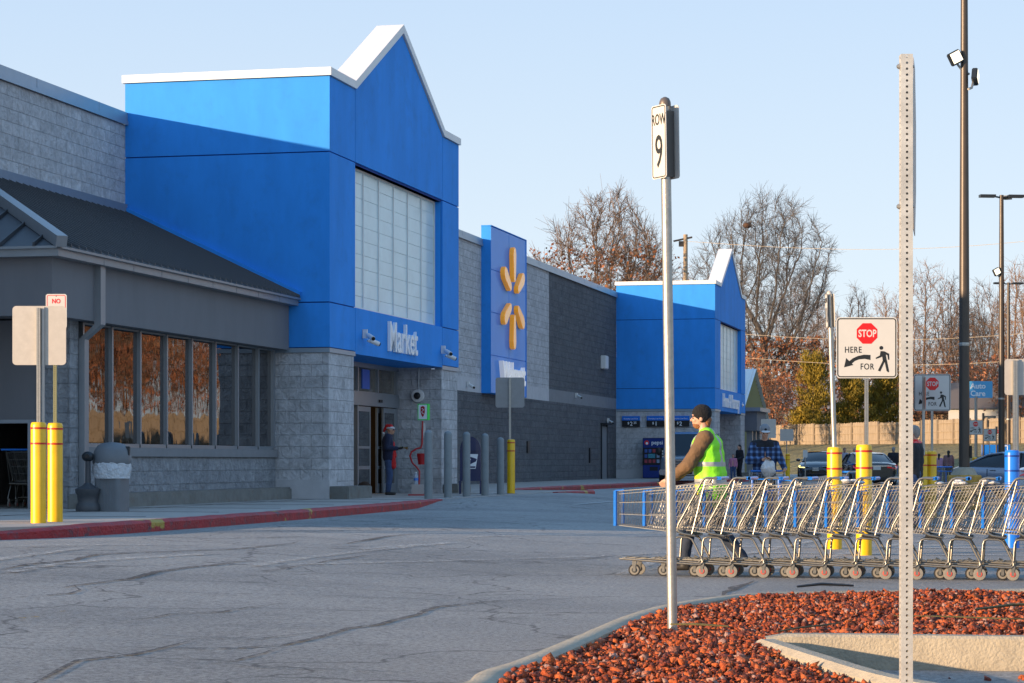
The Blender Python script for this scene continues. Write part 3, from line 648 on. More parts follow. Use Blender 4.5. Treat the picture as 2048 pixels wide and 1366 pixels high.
tx = MB(); addtext(tx, 5.3, 14.795, 3.76, 'Home & Pharmacy', .92, extr=.07, off=.012, sx=.84); addtext(tx, 9.95-.2, 14.795, 3.86, '', .2) if 0 else None
tx.obj('sign_letters', M['letter'], T2); tx = MB(); tx.prism([(9.55,4.02),(9.75,4.14),(9.75,4.06),(10.15,4.06),(10.15,3.98),(9.75,3.98),(9.75,3.9)], 14.76, 14.795, 'xz'); tx.obj('sign_arrow', M['letter'], T2)
# produce display seen through the door
fr = thing('produce_stand', 'dim stand of yellow fruit inside the open entrance door', 'display', (0,0,0), STORE[2])
q = MB(); q.box(53.3, 17.1, WZ+.02, 54.9, 18.0, 1.2); q.obj('stand', M['black'], fr)
for k in range(40):
    q = MB() if k == 0 else q; q.ell((53.35+rnd.random()*1.5, 17.08+rnd.random()*.8, 1.25+rnd.random()*.28), (.09,.07,.06), 5)
q.obj('fruit', mat('fruit', (.65,.32,.03), .6, var=.4, vs=6), fr)
q = MB(); q.box(53.5, 18.2, WZ+.02, 55.0, 18.6, 2.05); q.obj('shelf_back', mat('shelf_tan', (.30,.2,.10), .8, var=.3, vs=3), fr)
# pylon panel with sign
pn = thing('sign_panel', 'tall blue wall panel', None); pn.parent = store
q = MB(); q.box(78.6, 19.13, 3.6, 84.2, MV, 9.55); q.obj('panel_edge', M['blue'], pn)
q = MB()
zz = [3.6, 4.95, 6.48, 8.0, 9.53]
for a, c in zip(zz[:-1], zz[1:]):
    q.box(78.6, 19.1, a+.012, 81.38, 19.128, c-.012); q.box(81.42, 19.1, a+.012, 84.2, 19.128, c-.012)
q.obj('panel_face', M['bluepanel'], pn)
q = MB(); q.box(78.58, 19.08, 9.54, 84.22, MV, 9.57); q.box(84.2, 19.08, 3.58, 84.25, 19.2, 9.57); q.obj('panel_trim', M['blue'], pn)
for k in range(6):
    a = R(90+60*k); d = Vector((math.cos(a), math.sin(a))); s_ = Vector((-d.y, d.x)); c0 = Vector((81.65, 7.17)); r0, r1 = .60, 1.88; w0, w1 = .16, .245
    def pt(r, w): p = c0+d*r+s_*w; return (p.x, p.y)
    pol = [pt(r0, -w0*.5), pt(r0+.12, -w0), pt(r1-.28, -w1), pt(r1-.07, -w1*.72), pt(r1, -w1*.25), pt(r1, w1*.25), pt(r1-.07, w1*.72), pt(r1-.28, w1), pt(r0+.12, w0), pt(r0, w0*.5)]
    q = MB(); q.prism(pol, 18.93, 19.1, 'xz'); q.obj('sign_ray', M['orange'], pn, bevel=.022)
tx = MB(); addtext(tx, 81.65, 19.1, 4.02, 'Walmart', 1.1, extr=.16, off=.03, sx=.92); tx.obj('sign_letters', M['letterlit'], pn)
# price boards, cameras, lamps, door and conduit on the walls (own things hung on the wall)
def sthing(name, label, cat, group=None):
    t = thing(name, label, cat, (0,0,0), STORE[2], group); return t
pb_ = [(18.75, '$2', '25', 'leftmost price board under the blue wall, reading $2.25'), (17.58, '$1', '', 'middle price board above the drinks machine, reading $1'), (16.42, '$2', '', 'price board just right of the leaning round pole, reading $2')]
for v, a, c, lab in pb_:
    t = sthing('price_board', lab, 'sign', 'price boards above the drinks machine')
    q = MB(); q.box(104.84, v-.42, 2.78, 104.93, v+.42, 3.07, 0); q.box(104.84, v-.42, 3.071, 104.93, v+.42, 3.28, 1); q.obj('board', [M['black'], M['bluesleeve']], t)
    q = MB()
    for body, dy, z, s in ((a[0], -.12, 2.9, .15), (a[1:], .02, 2.83, .27), (c, .2, 2.92, .14), ('Everyday Low Price', 0, 3.13, .085)):
        if not body: continue
        V_, F_ = text(body, s, extr=.006, off=.003 if s > .1 else 0); q.add([(104.84+p[1]-.001, v-(p[0]+dy), p[2]+z) for p in V_], F_)
    q.obj('lettering', M['letter'], t)
def camera_pair(u, v, z, lab, n=2):
    t = sthing('security_camera', lab, 'camera', 'security cameras on the front walls')
    q = MB(); q.box(u-.035, v-.10, z-.06, u+.035, v, z+.14); q.obj('bracket', M['white'], t)
    for i in range(n):
        q = MB(); s = 1 if i else -1; q.tube([(u+.02*s, v-.10, z+.04-.16*i), (u+.10*s, v-.16, z-.10*i)], .03, 8); q.tube([(u+.06*s, v-.14, z-.10*i), (u+.22*s, v-.30, z-.08-.10*i)], .055, 10); q.tube([(u+.22*s, v-.30, z-.08-.10*i), (u+.24*s, v-.32, z-.09-.10*i)], .042, 10, 1); q.obj('camera_body', [M['white'], M['black']], t, smooth=.7)
camera_pair(48.75, 14.79, 3.98, 'white camera pair left of the Market letters'); camera_pair(55.55, 14.79, 3.95, 'white camera pair right of the Market letters')
camera_pair(76.5, MV-.01, 3.8, 'white cameras on the pale wall beside the tall blue panel', 1); camera_pair(95.3, MV-.01, 3.95, 'small white camera on the dark block wall', 1); camera_pair(102.6, MV-.01, 3.0, 'small white camera above the grey side door', 1)
t = sthing('dome_camera', 'round white dome camera on the recess wall above the kettle sign', 'camera'); q = MB(); q.lathe([(.02,0),(.15,0),(.17,-.06),(.16,-.12),(.05,-.14)], 20, (0,0,0), 0, 'x'); q.xf(Matrix.Translation((55.69,15.42,2.83))); q.obj('housing', M['white'], t, smooth=.7); q = MB(); q.ell((55.53,15.42,2.83), (.05,.09,.09), 10); q.obj('dome', M['black'], t, smooth=3)
q = MB(); q.tube([(55.68,15.42,2.98),(55.68,15.42,3.55)], .015, 6); q.obj('conduit', M['alum'], t)
t = sthing('wall_light', 'square white wall light high on the dark block wall', 'lamp'); q = MB(); q.box(101.0, MV-.25, 5.35, 101.7, MV, 5.95); q.obj('housing', M['white'], t, bevel=.03)
t = sthing('service_door', 'grey service door in the dark block wall', 'door'); q = MB(); q.box(101.2, MV-.03, WZ, 102.4, MV+.02, 2.75); q.obj('door', M['gutter'], t)
q = MB(); q.box(101.1, MV-.05, WZ, 101.2, MV, 2.83); q.box(102.4, MV-.05, WZ, 102.5, MV, 2.83); q.box(101.0, MV-.3, 2.83, 102.6, MV, 2.9); q.obj('frame', M['darkalum'], t)
q = MB(); q.box(85.9, MV-.05, 1.5, 86.3, MV, 1.95); tag(q.obj('wall_outlet', M['black']), 'small black outlet box low on the dark block wall', 'outlet box').rotation_euler = (0,0,STORE[2])
q = MB(); q.box(98.3, MV-.06, 1.1, 98.45, MV, 1.75); tag(q.obj('wall_pipe', M['black']), 'short dark vertical pipe on the wall left of the service door', 'pipe').rotation_euler = (0,0,STORE[2])
# ---- wing with storefront windows
wing = thing('storefront_wing', None, None); wing.parent = store
WV = 16.0
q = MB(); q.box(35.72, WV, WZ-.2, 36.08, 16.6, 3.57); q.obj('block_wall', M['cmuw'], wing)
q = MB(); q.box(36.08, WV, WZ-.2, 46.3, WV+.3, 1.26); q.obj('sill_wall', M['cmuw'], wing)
q = MB(); q.box(36.05, WV-.05, 1.262, 46.32, WV+.3, 1.42); q.obj('sill', M['smoothd'], wing)
q = MB(); q.box(35.65, WV-.36, WZ-.1, 46.33, WV+.02, .62); q.obj('concrete_footing', M['footing'], wing, bevel=.03)
q = MB(); q.box(34.36, 15.7, 3.555, 46.3, 15.95, 4.5); q.box(34.36, 15.951, 3.555, 34.6, MV-.01, 4.5); q.obj('fascia', M['fascia'], wing)
q = MB(); q.box(34.61, 15.951, 3.6, 46.3, MV-.01, 3.64); q.obj('soffit', M['fascia'], wing)
gt = MB(); gt.box(34.16, 15.5, 4.50, 46.36, 15.7, 4.64); gt.box(34.16, 15.701, 4.50, 34.36, MV-.01, 4.64); gt.box(34.10, 15.44, 4.62, 46.36, 15.5, 4.66); gt.box(34.10, 15.44, 4.621, 34.16, MV-.01, 4.661)
x = 36
while x < 46: gt.box(x, 15.494, 4.5, x+.02, 15.71, 4.645); x += 1.3
gt.obj('gutter', M['gutter'], wing)
# hipped metal roof with ribs
E0 = (34.1, 15.44, 4.66); k = (6.58-4.66)/(MV-15.44)
rf = MB(); hip = (34.1+(MV-15.44), MV-.01, 6.58)
rf.add([E0, (46.3,15.44,4.66), (46.3,MV-.01,6.58), hip], [(0,1,2,3)]); rf.add([E0, hip, (34.1,MV-.01,4.66)], [(0,1,2)])
u = 34.5
while u < 46.3:
    v1 = MV-.01 if u >= hip[0] else 15.44+(u-34.1); z1 = 4.66+(v1-15.44)*k
    rf.add([(u-.02,15.42,4.66),(u+.02,15.42,4.66),(u+.02,v1,z1),(u-.02,v1,z1),(u-.012,15.42,4.72),(u+.012,15.42,4.72),(u+.012,v1,z1+.06),(u-.012,v1,z1+.06)], [(0,1,5,4),(1,2,6,5),(3,0,4,7),(4,5,6,7)]); u += .3
v = 15.9
while v < MV:
    u1 = 34.1+(v-15.44); z1 = 4.66+(v-15.44)*k
    rf.add([(34.08,v-.02,4.66),(34.08,v+.02,4.66),(u1,v+.02,z1),(u1,v-.02,z1),(34.08,v-.012,4.72),(34.08,v+.012,4.72),(u1,v+.012,z1+.06),(u1,v-.012,z1+.06)], [(0,1,5,4),(1,2,6,5),(3,0,4,7),(4,5,6,7)]); v += .6
ro = rf.obj('roof', M['roof'], wing)
q = MB(); q.tube([(34.05,15.39,4.72), (hip[0],hip[1],6.66)], .13, 4); q.obj('ridge_cap', M['gutter'], ro)
q = MB(); q.box(34.9, MV-.07, 6.55, 46.3, MV, 6.76); q.obj('flashing', M['gutter'], ro)
q = MB(); q.tube([(46.28,15.44,4.75),(46.28,MV,6.67)], .06, 4); q.obj('flashing', M['blue'], ro)
dp = MB(); dp.box(36.05, 15.58, 3.5, 36.25, 15.7, 4.5); dp.box(36.06, 15.88, WZ, 36.24, 15.99, 3.25)
dp.add([(36.05,15.58,3.5),(36.25,15.58,3.5),(36.25,15.7,3.5),(36.05,15.7,3.5),(36.06,15.88,3.25),(36.24,15.88,3.25),(36.24,15.99,3.25),(36.06,15.99,3.25)], [(0,1,5,4),(1,2,6,5),(2,3,7,6),(3,0,4,7)])
dp.obj('downspout', M['gutter'], wing)
edges = [36.3, 37.55, 38.84, 40.13, 41.42, 42.71, 44.0, 45.25, 46.22]
for a, c in zip(edges[:-1], edges[1:]):
    wd = thing('window', None, None); wd.parent = wing
    q = MB(); q.box(a+.02, WV+.07, 1.50, c-.02, WV+.08, 3.54); q.obj('glass', M['mirror'], wd)
    q = MB(); q.box(a-.03, WV+.0, 1.48, a+.03, WV+.10, 3.55); q.box(a+.03, WV+.02, 1.42, c-.03, WV+.10, 1.49); q.box(a+.03, WV+.02, 3.53, c-.03, WV+.10, 3.56)
    if c > 46: q.box(c-.03, WV, 1.48, c+.05, WV+.10, 3.55)
    q.obj('frame', M['alum'], wd)
q = MB(); q.box(36.1, WV+.25, 1.3, 46.3, WV+.3, 3.6); q.obj('window_backing', M['dark'], wing)
q = MB(); q.box(35.74, 16.6, 1.87, 35.80, MV, 3.57); q.box(35.85, MV-.3, WZ, 42, MV-.02, 3.5); q.obj('vestibule_panel', M['fascia'], wing)
q = MB(); q.box(35.66, 16.601, WZ, 35.80, 16.74, 1.88); q.box(35.66, 16.74, 1.82, 35.80, MV, 1.88); q.obj('opening_frame', M['alum'], wing)
q = MB(); q.box(42, 16.4, WZ, 42.1, MV, 3.5); q.obj('vestibule_back', mat('vestibule_tan', (.12,.07,.03), .9), wing)
# canopy piece and garden shed behind the far tower
gs = sthing('garden_shed', 'pale yellow garden centre shed with white ribbed metal roof', 'building')
q = MB(); q.prism([(122.5,.1),(135,.1),(135,3.6),(128.75,6.3),(122.5,3.6)], 16, 30, 'xz'); q.obj('wall', mat('yellow_siding', (.42,.40,.20), .7, var=.06), gs)
q = MB(); x = 122.6
while x < 135: q.box(x, 15.95, .2, x+.06, 15.999, 3.6+(6.25-abs(x-128.75)-.05)*.42 if 0 else 3.6+2.6*(1-abs(x-128.75)/6.25)); x += .45
q.obj('siding_ribs', mat('yellow_rib', (.36,.34,.17), .7), gs)
q = MB(); q.add([(122.2,15.8,3.5),(128.75,15.8,6.4),(128.75,30,6.4),(122.2,30,3.5),(135.3,15.8,3.5),(135.3,30,3.5)], [(0,1,2,3),(1,4,5,2)])
v = 16.0
while v < 30: q.tube([(122.2,v,3.53),(128.75,v,6.43)], .05, 4); v += .7
q.obj('roof', M['white'], gs)
q = MB(); q.box(131.8, 15.9, 2.3, 132.4, 15.94, 3.6); q.obj('louvre', M['white'], gs)
cn = sthing('side_canopy', 'low dark grey canopy beyond the far blue tower', 'canopy')
q = MB(); q.box(117.5, 14.4, 2.75, 121.5, 17, 3.75); q.obj('fascia', M['fascia'], cn); q = MB(); q.box(117.3, 14.2, 3.75, 121.7, 17, 3.95); q.obj('gutter', M['gutter'], cn)
for u in (118, 119.5, 121.2): q = MB(); q.box(u, 14.7, WZ, u+.3, 15.0, 2.75); q.obj('post', M['gutter'], cn)
# house roofs behind the fence
def house(px, Y, w_, d_, h, hr, z0, wall, roofm, lab, rz=.3):
    t = thing('house', lab, 'house', P(px, Y, z0), rz)
    q = MB(); q.box(-w_/2, -d_/2, -1, w_/2, d_/2, h); q.obj('wall', wall, t)
    q = MB(); q.prism([(-w_/2-.4,h),(w_/2+.4,h),(0,h+hr)] if 0 else [(-d_/2-.4,h),(d_/2+.4,h),(0,h+hr)], -w_/2-.4, w_/2+.4, 'yz'); q.obj('roof', roofm, t)
    for x in (-w_/4, w_/4): q = MB(); q.box(x-.5, -d_/2-.05, 1.0, x+.5, -d_/2+.02, 2.2); q.obj('window', M['doorglass'], t)
house(1585, 240, 16, 9, 3.2, 3.2, 3.4, mat('pale_siding', (.45,.44,.42), .8), mat('pale_roof', (.42,.42,.45), .8), 'pale roofed house behind the first cedar')
house(1985, 215, 12, 8, 2.6, 3.0, 3.0, mat('tan_brick', (.30,.22,.15), .8), mat('brown_shingles', (.08,.045,.035), .9), 'brown roofed house behind the fence near the Auto Care sign')
house(2060, 200, 14, 8, 2.8, 2.4, 2.9, mat('white_siding', (.5,.48,.45), .8), mat('grey_shingles', (.13,.11,.10), .9), 'long white house at the right edge behind the fence', -.2)
# ------------------------------------------------------------------ bollards, signs, lamp posts, store-front things
def bollard_mesh(col, band, h, r, lab, loc, group, cat='bollard'):
    t = thing('bollard', lab, cat, loc, 0, group)
    b = MB(); b.lathe([(r, -.05), (r, h-.05), (r*.97, h-.025), (r*.86, h-.006), (r*.4, h)], 28); b.obj('sleeve', col, t, smooth=.8)
    for z in (h-.095, h-.295):
        b = MB(); b.lathe([(r, z), (r+.0035, z+.001), (r+.0035, z+.024), (r, z+.025)], 28); b.obj('band', band, t, smooth=.8)
    return t
def zg(p): return Vector((p.x, p.y, gz(p.x, p.y)))
YB = 'yellow bollards with two red bands'
bl = {}
bl['a'] = bollard_mesh(M['yellow'], M['redband'], 1.32, .1, 'yellow bollard under the bare back of the big left sign', P(77, 29.7, WZ), YB)
def yb(px, Y, lab, z=None, h=None, k=None):
    p = P(px, Y); z = gz(p.x, p.y) if z is None else z
    n = copy_tree(bl['a'], (p.x, p.y, z), 0, lab, scale=(1, 1, h/1.32 if h else 1)); return n
yb(110.5, 30.3, 'yellow bollard under the small NO sign on the left', WZ)
yb(1022, 56.7, 'lone yellow bollard at the right end of the grey bollards', WZ, 1.35)
yb(1669, 30.5, 'yellow bollard around the leaning round row sign pole', h=1.37)
yb(1728, 28.5, 'yellow bollard under the nearest STOP HERE FOR sign, base visible under the carts', h=1.39)
yb(1845, 47, 'left of two touching yellow bollards left of the tall bronze lamp post', h=1.39)
yb(1863.5, 47.2, 'right of two touching yellow bollards left of the tall bronze lamp post', h=1.39)
yb(1575.5, 104, 'thin far yellow bollard right of the man in the plaid jacket', h=1.3)
yb(1949, 98, 'leftmost of the small far yellow bollards right of the lamp post', h=1.35)
yb(1960.5, 100, 'middle of the small far yellow bollards right of the lamp post', h=1.2)
yb(1969, 104, 'third of the small far yellow bollards right of the lamp post', h=1.25)
yb(1990.5, 112, 'farthest small yellow bollard near the blue cart corral', h=1.2)
bb = bollard_mesh(M['bluesleeve'], M['blueband'], 1.33, .1, 'blue bollard under the bright blank sign back at the right edge', zg(P(2024, 30.9)), None)
gb = thing('bollard', 'nearest grey bollard, leftmost of the grey row by the entrance', 'bollard', P(857, 48.7, .36), 0, 'grey steel bollards in front of the entrance')
b = MB(); r = .088; b.lathe([(r, -.1), (r, 1.40)]+[(r*math.cos(a), 1.40+r*.95*math.sin(a)) for a in [R(x) for x in (15,30,45,60,75,87)]], 24); b.obj('post', M['bollard'], gb, smooth=.8)
for px, Y, h, lab in ((896, 50.3, 1, 'second grey bollard of the entrance row from the left'), (933, 51.9, 1, 'third grey bollard of the entrance row, before the mailbox'), (970, 53.4, .99, 'fourth grey bollard of the entrance row from the left'), (1001, 55.1, .94, 'shortest grey bollard, last of the row before the yellow one')):
    copy_tree(gb, P(px, Y, .36), 0, lab, scale=(1,1,h))
# perforated square post
def perf(mb, x, y, z0, z1, w=.045, sp=.0254*1, holes=True, mi=0, faces='xy', hm=1):
    """square steel tube with real punched holes on the camera and left faces"""
    h = w/2
    def face(org, du, dn):
        # a ladder of quads with octagon holes
        n = int((z1-z0)/sp); r = .0056
        for i in range(n):
            za = z0+i*sp; zb = za+sp; zc = (za+zb)/2
            def q(s, z): p = org+du*s; return (p.x, p.y, z)
            o = [q(r*math.cos(a), zc+r*math.sin(a)) for a in [math.pi/8+math.pi/4*k for k in range(8)]]
            c = [q(h, zb), q(-h, zb), q(-h, za), q(h, za)]
            mb.add(c+o, [(0,1,6,5), (1,2,8,7), (2,3,10,9), (3,0,4,11), (1,7,6), (2,9,8), (3,11,10), (0,5,4)], mi)
        return n
    if holes:
        for org, du in ((Vector((x, y-h, 0)), Vector((1,0,0))), (Vector((x-h, y, 0)), Vector((0,-1,0))), (Vector((x+h, y, 0)), Vector((0,1,0))), (Vector((x, y+h, 0)), Vector((-1,0,0)))):
            n = face(org, du, None)
        zt = z0+n*sp
    else: mb.box(x-h, y-h, z0, x+h, y+h, z1, mi)
def rrect(w, h, r, n=5, cx=0, cz=0):
    p = []
    for sx, sz, a0 in ((1,1,0),(-1,1,90),(-1,-1,180),(1,-1,270)):
        for k in range(n+1): a = R(a0+90*k/n); p.append((cx+sx*(w/2-r)+r*math.cos(a), cz+sz*(h/2-r)+r*math.sin(a)))
    return p
def plate(w, h, z, r=.04, y=0, th=.004): b = MB(); b.prism([(x, q+z) for x, q in rrect(w, h, r)], y, y+th, 'xz'); return b
def ring(mb, w, h, r, t, z, y, mi=0):
    o = rrect(w, h, r, cz=z); i = rrect(w-2*t, h-2*t, max(.004, r-t), cz=z); n = len(o)
    V = [(a, y, c) for a, c in o]+[(a, y, c) for a, c in i]; mb.add(V, [(k, (k+1) % n, (k+1) % n+n, k+n) for k in range(n)], mi)
def ped_sign(px, Y, lab, zc=None, size=.765, postpx=None, z0=None, detail=True, rz=0, red=True):
    p = P(px, Y); zc = zc; g0 = gz(p.x, p.y)
    t = thing('crosswalk_sign', lab, 'sign', (p.x, p.y, 0), rz, 'stop here for pedestrians signs')
    f = size/.765
    plate(size, size, zc, .045*f).obj('panel', M['signwhite'], t)
    b = MB(); ring(b, size-.022*f, size-.022*f, .04*f, .014*f, zc, -.0012); b.obj('border', M['signblack'], t)
    def N(x, y): return ((x-425)/575*.765*f, zc+(617-y)/575*.765*f)
    b = MB(); c = N(427, 482); rr = 97/575*.765*f/math.cos(R(22.5)); b.prism([(c[0]+rr*math.cos(R(22.5+45*k)), c[1]+rr*math.sin(R(22.5+45*k))) for k in range(8)], -.0022, -.0008, 'xz'); b.obj('stop_octagon', M['signred'], t)
    b = MB(); x, z = N(430, 514); addtext(b, x, -.0024, z, 'STOP', .128*f, extr=.001, off=.003*f, sx=.74); b.obj('stop_lettering', M['signwhite'], t)
    b = MB(); x, z = N(296, 663); addtext(b, x, -.001, z, 'HERE', .108*f, extr=.001, off=.0012*f, sx=.80, space=1.12); x, z = N(428, 822); addtext(b, x, -.001, z, 'FOR', .108*f, extr=.001, off=.0012*f, sx=.80, space=1.12); b.obj('lettering', M['signblack'], t)
    b = MB(); top = [(460,685),(400,682),(340,695),(290,718),(256,748)]; bot = [(460,733),(405,722),(352,727),(312,742),(282,768)]
    V = [(*[N(*q)[0]], -.0015, N(*q)[1]) for q in top]+[(N(*q)[0], -.0015, N(*q)[1]) for q in bot]; b.add(V, [(i, i+5, i+6, i+1) for i in range(4)])
    V = [(N(*q)[0], -.0015, N(*q)[1]) for q in ((230,714),(210,802),(298,780))]; b.add(V, [(0,1,2)]); b.obj('arrow', M['signblack'], t)
    b = MB(); c = N(562, 618); b.prism([(c[0]+.0245*f*math.cos(R(a)), c[1]+.0245*f*math.sin(R(a))) for a in range(0, 360, 24)], -.0018, -.0008, 'xz')
    for pol in ([(555,648),(590,650),(636,674),(638,730),(626,730),(620,690),(604,680),(612,728),(576,740),(570,700),(556,708),(512,723),(508,712),(548,690)], [(576,738),(600,735),(552,842),(530,832)], [(590,735),(613,728),(636,842),(628,850),(612,836)]):
        b.prism([N(*q) for q in pol], -.0018, -.0008, 'xz')
    b.obj('walking_figure', M['signblack'], t)
    b = MB(); dx = ((postpx if postpx else px)-px)/FPX*Y
    perf(b, dx, .03, g0 if z0 is None else z0, zc+size*.42, holes=detail)
    if not detail: pass
    b.obj('post', M['galv'], t)
    return t
ped_sign(1733.5, 28.6, 'largest STOP HERE FOR pedestrian sign, on the yellow bollard left of the near post', CAMH+(922-695.5)*28.6/FPX, z0=1.3)
ped_sign(1864.5, 47.2, 'STOP HERE FOR pedestrian sign above the two touching yellow bollards', CAMH+(922-785)*47.2/FPX, z0=1.3)
ped_sign(1951, 119, 'small far STOP HERE FOR sign just right of the tall bronze lamp post', CAMH+(922-855)*119/FPX, detail=False)
ped_sign(1979.5, 140, 'smaller far STOP HERE FOR sign in front of the blue cart corral', CAMH+(922-870)*140/FPX, detail=False)
ped_sign(1994.5, 158, 'smallest farthest STOP HERE FOR sign, partly hidden by a lamp post', CAMH+(922-868)*158/FPX, detail=False)
# nearest perforated post with a sign seen edge-on
NP = P(1812, 9.75)
t = thing('sign_post', 'tall nearest punched steel post with a sign seen edge on', 'sign post', (NP.x, NP.y, 0))
b = MB(); perf(b, 0, 0, .05, CAMH+(922-104)*9.75/FPX, w=.0505); b.obj('post', mat('galv_near', (.60,.575,.52), .5, metal=.45, var=.16, vs=14, bump=.05, bs=90), t)
zt = CAMH+(922-95)*9.75/FPX; zb = CAMH+(922-447)*9.75/FPX; s_ = (zt-zb); zc = (zt+zb)/2; rr = s_/2/math.cos(R(22.5))
b = MB(); b.prism([(rr*math.cos(R(22.5+45*k)), zc+rr*math.sin(R(22.5+45*k))) for k in range(8)], -.0015, .0015, 'xz')
o = b.obj('sign_plate', M['alback'], t); o.rotation_euler = (0, 0, R(78.8)); o.location = (.103, .388, 0)
for z in (CAMH+(922-133)*9.75/FPX, CAMH+(922-413)*9.75/FPX):
    b = MB(); b.tube([(-.04,0,z),(.035,0,z)], .006, 6); b.tube([(-.036,0,z),(-.028,0,z)], .011, 6); b.obj('bolt', M['galv'], t)
# ROW 9 round pole
BP = P(1345, 13.96, .15); TP = P(1330, 13.96, CAMH+(922-207)*13.96/FPX)
t = thing('row_sign_pole', 'leaning round steel pole with ROW 9 plates rising from the red rocks', 'sign pole', BP)
lean = math.atan2(TP.x-BP.x, TP.z-BP.z); t.rotation_euler = (0, lean, 0); Lp = (TP-BP).length
b = MB(); b.lathe([(.031,-.15),(.031,Lp)], 24); b.obj('pole', M['galv'], t, smooth=.8)
b = MB(); b.lathe([(.036,Lp-.02),(.036,Lp),(.034,Lp+.012),(.026,Lp+.030),(.008,Lp+.040)], 20); b.obj('cap', mat('cap_brown', (.16,.13,.11), .45, metal=.4), t, smooth=.8)
def rowplates(t, Lp, txt, num, ang, mi=None):
    hd = thing('sign_bracket', None, None); hd.parent = t; hd.rotation_euler = (0,0,ang)
    zc = Lp-.238
    b = MB(); b.box(-.032, -.042, zc-.215, .032, .042, zc+.19); b.obj('bracket', mat('bracket_grey', (.12,.11,.10), .5, metal=.4), hd)
    for s in (-1, 1):
        pl = thing('row_plate', None, None); pl.parent = hd; pl.rotation_euler = (0,0,0 if s < 0 else math.pi)
        plate(.152, .45, zc, .02, -.05).obj('plate', M['signwhite'], pl)
        b = MB(); ring(b, .140, .438, .018, .006, zc, -.0512); b.obj('border', M['signblack'], pl)
        b = MB(); addtext(b, 0, -.0512, zc+.105, txt, .095, extr=.001, off=.001, sx=.62); addtext(b, 0, -.0512, zc-.155, num, .285, extr=.001, off=.001, sx=.60); b.obj('lettering', M['signblack'], pl)
rowplates(t, Lp, 'ROW', '9', -R(58))
# second round row pole in yellow bollard
B2 = P(1669.5, 30.5, 1.2); T2_ = P(1659, 30.5, CAMH+(922-586)*30.5/FPX)
t = thing('row_sign_pole', 'leaning round steel pole with dark edge on row plates above a yellow bollard', 'sign pole', B2)
lean = math.atan2(T2_.x-B2.x, T2_.z-B2.z); t.rotation_euler = (0, lean, 0); Lp = (T2_-B2).length
b = MB(); b.lathe([(.035,-.2),(.035,Lp)], 20); b.obj('pole', M['galv'], t, smooth=.8)
b = MB(); b.lathe([(.039,Lp-.02),(.039,Lp+.005),(.02,Lp+.03)], 16); b.obj('cap', M['alback'], t, smooth=.8)
rowplates(t, Lp, 'ROW', '10', -R(87))
# left signs
t = thing('sign', 'blank sunlit aluminium back of the big left sign on a punched post', 'sign', P(78.5, 29.7, 0))
z = CAMH+(922-671)*29.7/FPX; plate(.70, .77, z, .05, 0).obj('panel', M['alback'], t)
b = MB(); perf(b, 0, -.03, WZ+.9, z+.37, w=.05); b.obj('post', M['galv'], t)
b = MB(); perf(b, .055, -.012, WZ+.9, z+.37, w=.03, holes=False); b.obj('stiffener', M['alback'], t)
t = thing('sign', 'small white NO sign with red border peeping over the big left sign', 'sign', P(112.5, 30.3, 0))
z = CAMH+(922-588)*30.3/FPX-.2285; plate(.28, .457, z, .03, 0).obj('panel', M['signwhite'], t)
b = MB(); ring(b, .25, .43, .025, .008, z, -.0012); addtext(b, 0, -.0014, z+.105, 'NO', .085, extr=.001, off=.002, sx=.85); addtext(b, 0, -.0014, z+.0, 'PARKING', .05, extr=.001, off=.001, sx=.85); b.obj('lettering', M['signred'], t)
b = MB(); b.tube([(0,-.003,z+.2),(0,.0,z+.2)], .006, 8); b.obj('bolt', M['signblack'], t)
b = MB(); perf(b, -.02, .03, WZ+.9, z+.2, w=.045); b.obj('post', mat('olive_post', (.25,.25,.14), .5, metal=.3), t)
t = thing('sign', 'blank grey sign back above the lone yellow bollard by the entrance', 'sign', P(1020, 56.7, 0))
z = CAMH+(922-785)*56.7/FPX; plate(.72, .75, z, .06, 0).obj('panel', mat('sign_back_grey', (.33,.32,.31), .6, metal=.2, var=.08, vs=6), t)
b = MB(); perf(b, .0, -.03, WZ+1.2, z+.36, w=.05, holes=False); b.obj('post', M['galv'], t)
t = thing('sign', 'bright blank sign back on a punched post above the blue bollard', 'sign', P(2029, 30.9, 0))
z = CAMH+(922-754)*30.9/FPX; q = plate(.49, .49, z, .04, 0); q.xf(Matrix.Translation((.11,0,0))); q.obj('panel', M['alback'], t)
b = MB(); perf(b, 0, -.03, 1.3, z+.24, w=.055); b.obj('post', M['galv'], t)
b = MB(); b.box(.028, -.03, 1.3, .05, .0, z+.24); b.obj('post_side', M['alback'], t)
t = thing('sign', 'orange edged sign seen edge on above the left touching yellow bollard', 'sign', P(1847, 46.8, 0))
b = MB(); perf(b, 0, -.0, 1.3, CAMH+(922-752)*46.8/FPX, w=.05, holes=False); b.obj('post', M['galv'], t)
z = CAMH+(922-786)*46.8/FPX; b = MB(); rr = .36; b.prism([(rr*math.cos(R(22.5+45*k)), z+rr*math.sin(R(22.5+45*k))) for k in range(8)], -.002, .002, 'xz'); o = b.obj('sign_plate', mat('faded_red', (.62,.16,.07), .5), t); o.rotation_euler = (0,0,R(78)); o.location = (.04,0,0)
t = thing('auto_care_sign', 'light blue Auto Care sign on a pole beside the lamp post', 'sign', P(1960, 128, 0))
z = CAMH+(922-779)*128/FPX; w_ = 50/FPX*128
plate(w_, .94, z, .02, 0, .08).obj('panel', mat('sky_blue_sign', (.10,.42,.72), .5), t)
b = MB(); addtext(b, -w_/2+.16, -.003, z+.06, 'Auto', .42, extr=.004, off=.012, align='LEFT'); addtext(b, -w_/2+.16, -.003, z-.36, 'Care', .42, extr=.004, off=.012, align='LEFT'); b.obj('lettering', M['letter'], t)
b = MB(); b.lathe([(.09,0),(.09,z-.4)], 12, (-.22,.04,0)); b.obj('pole', M['galv'], t, smooth=.8)
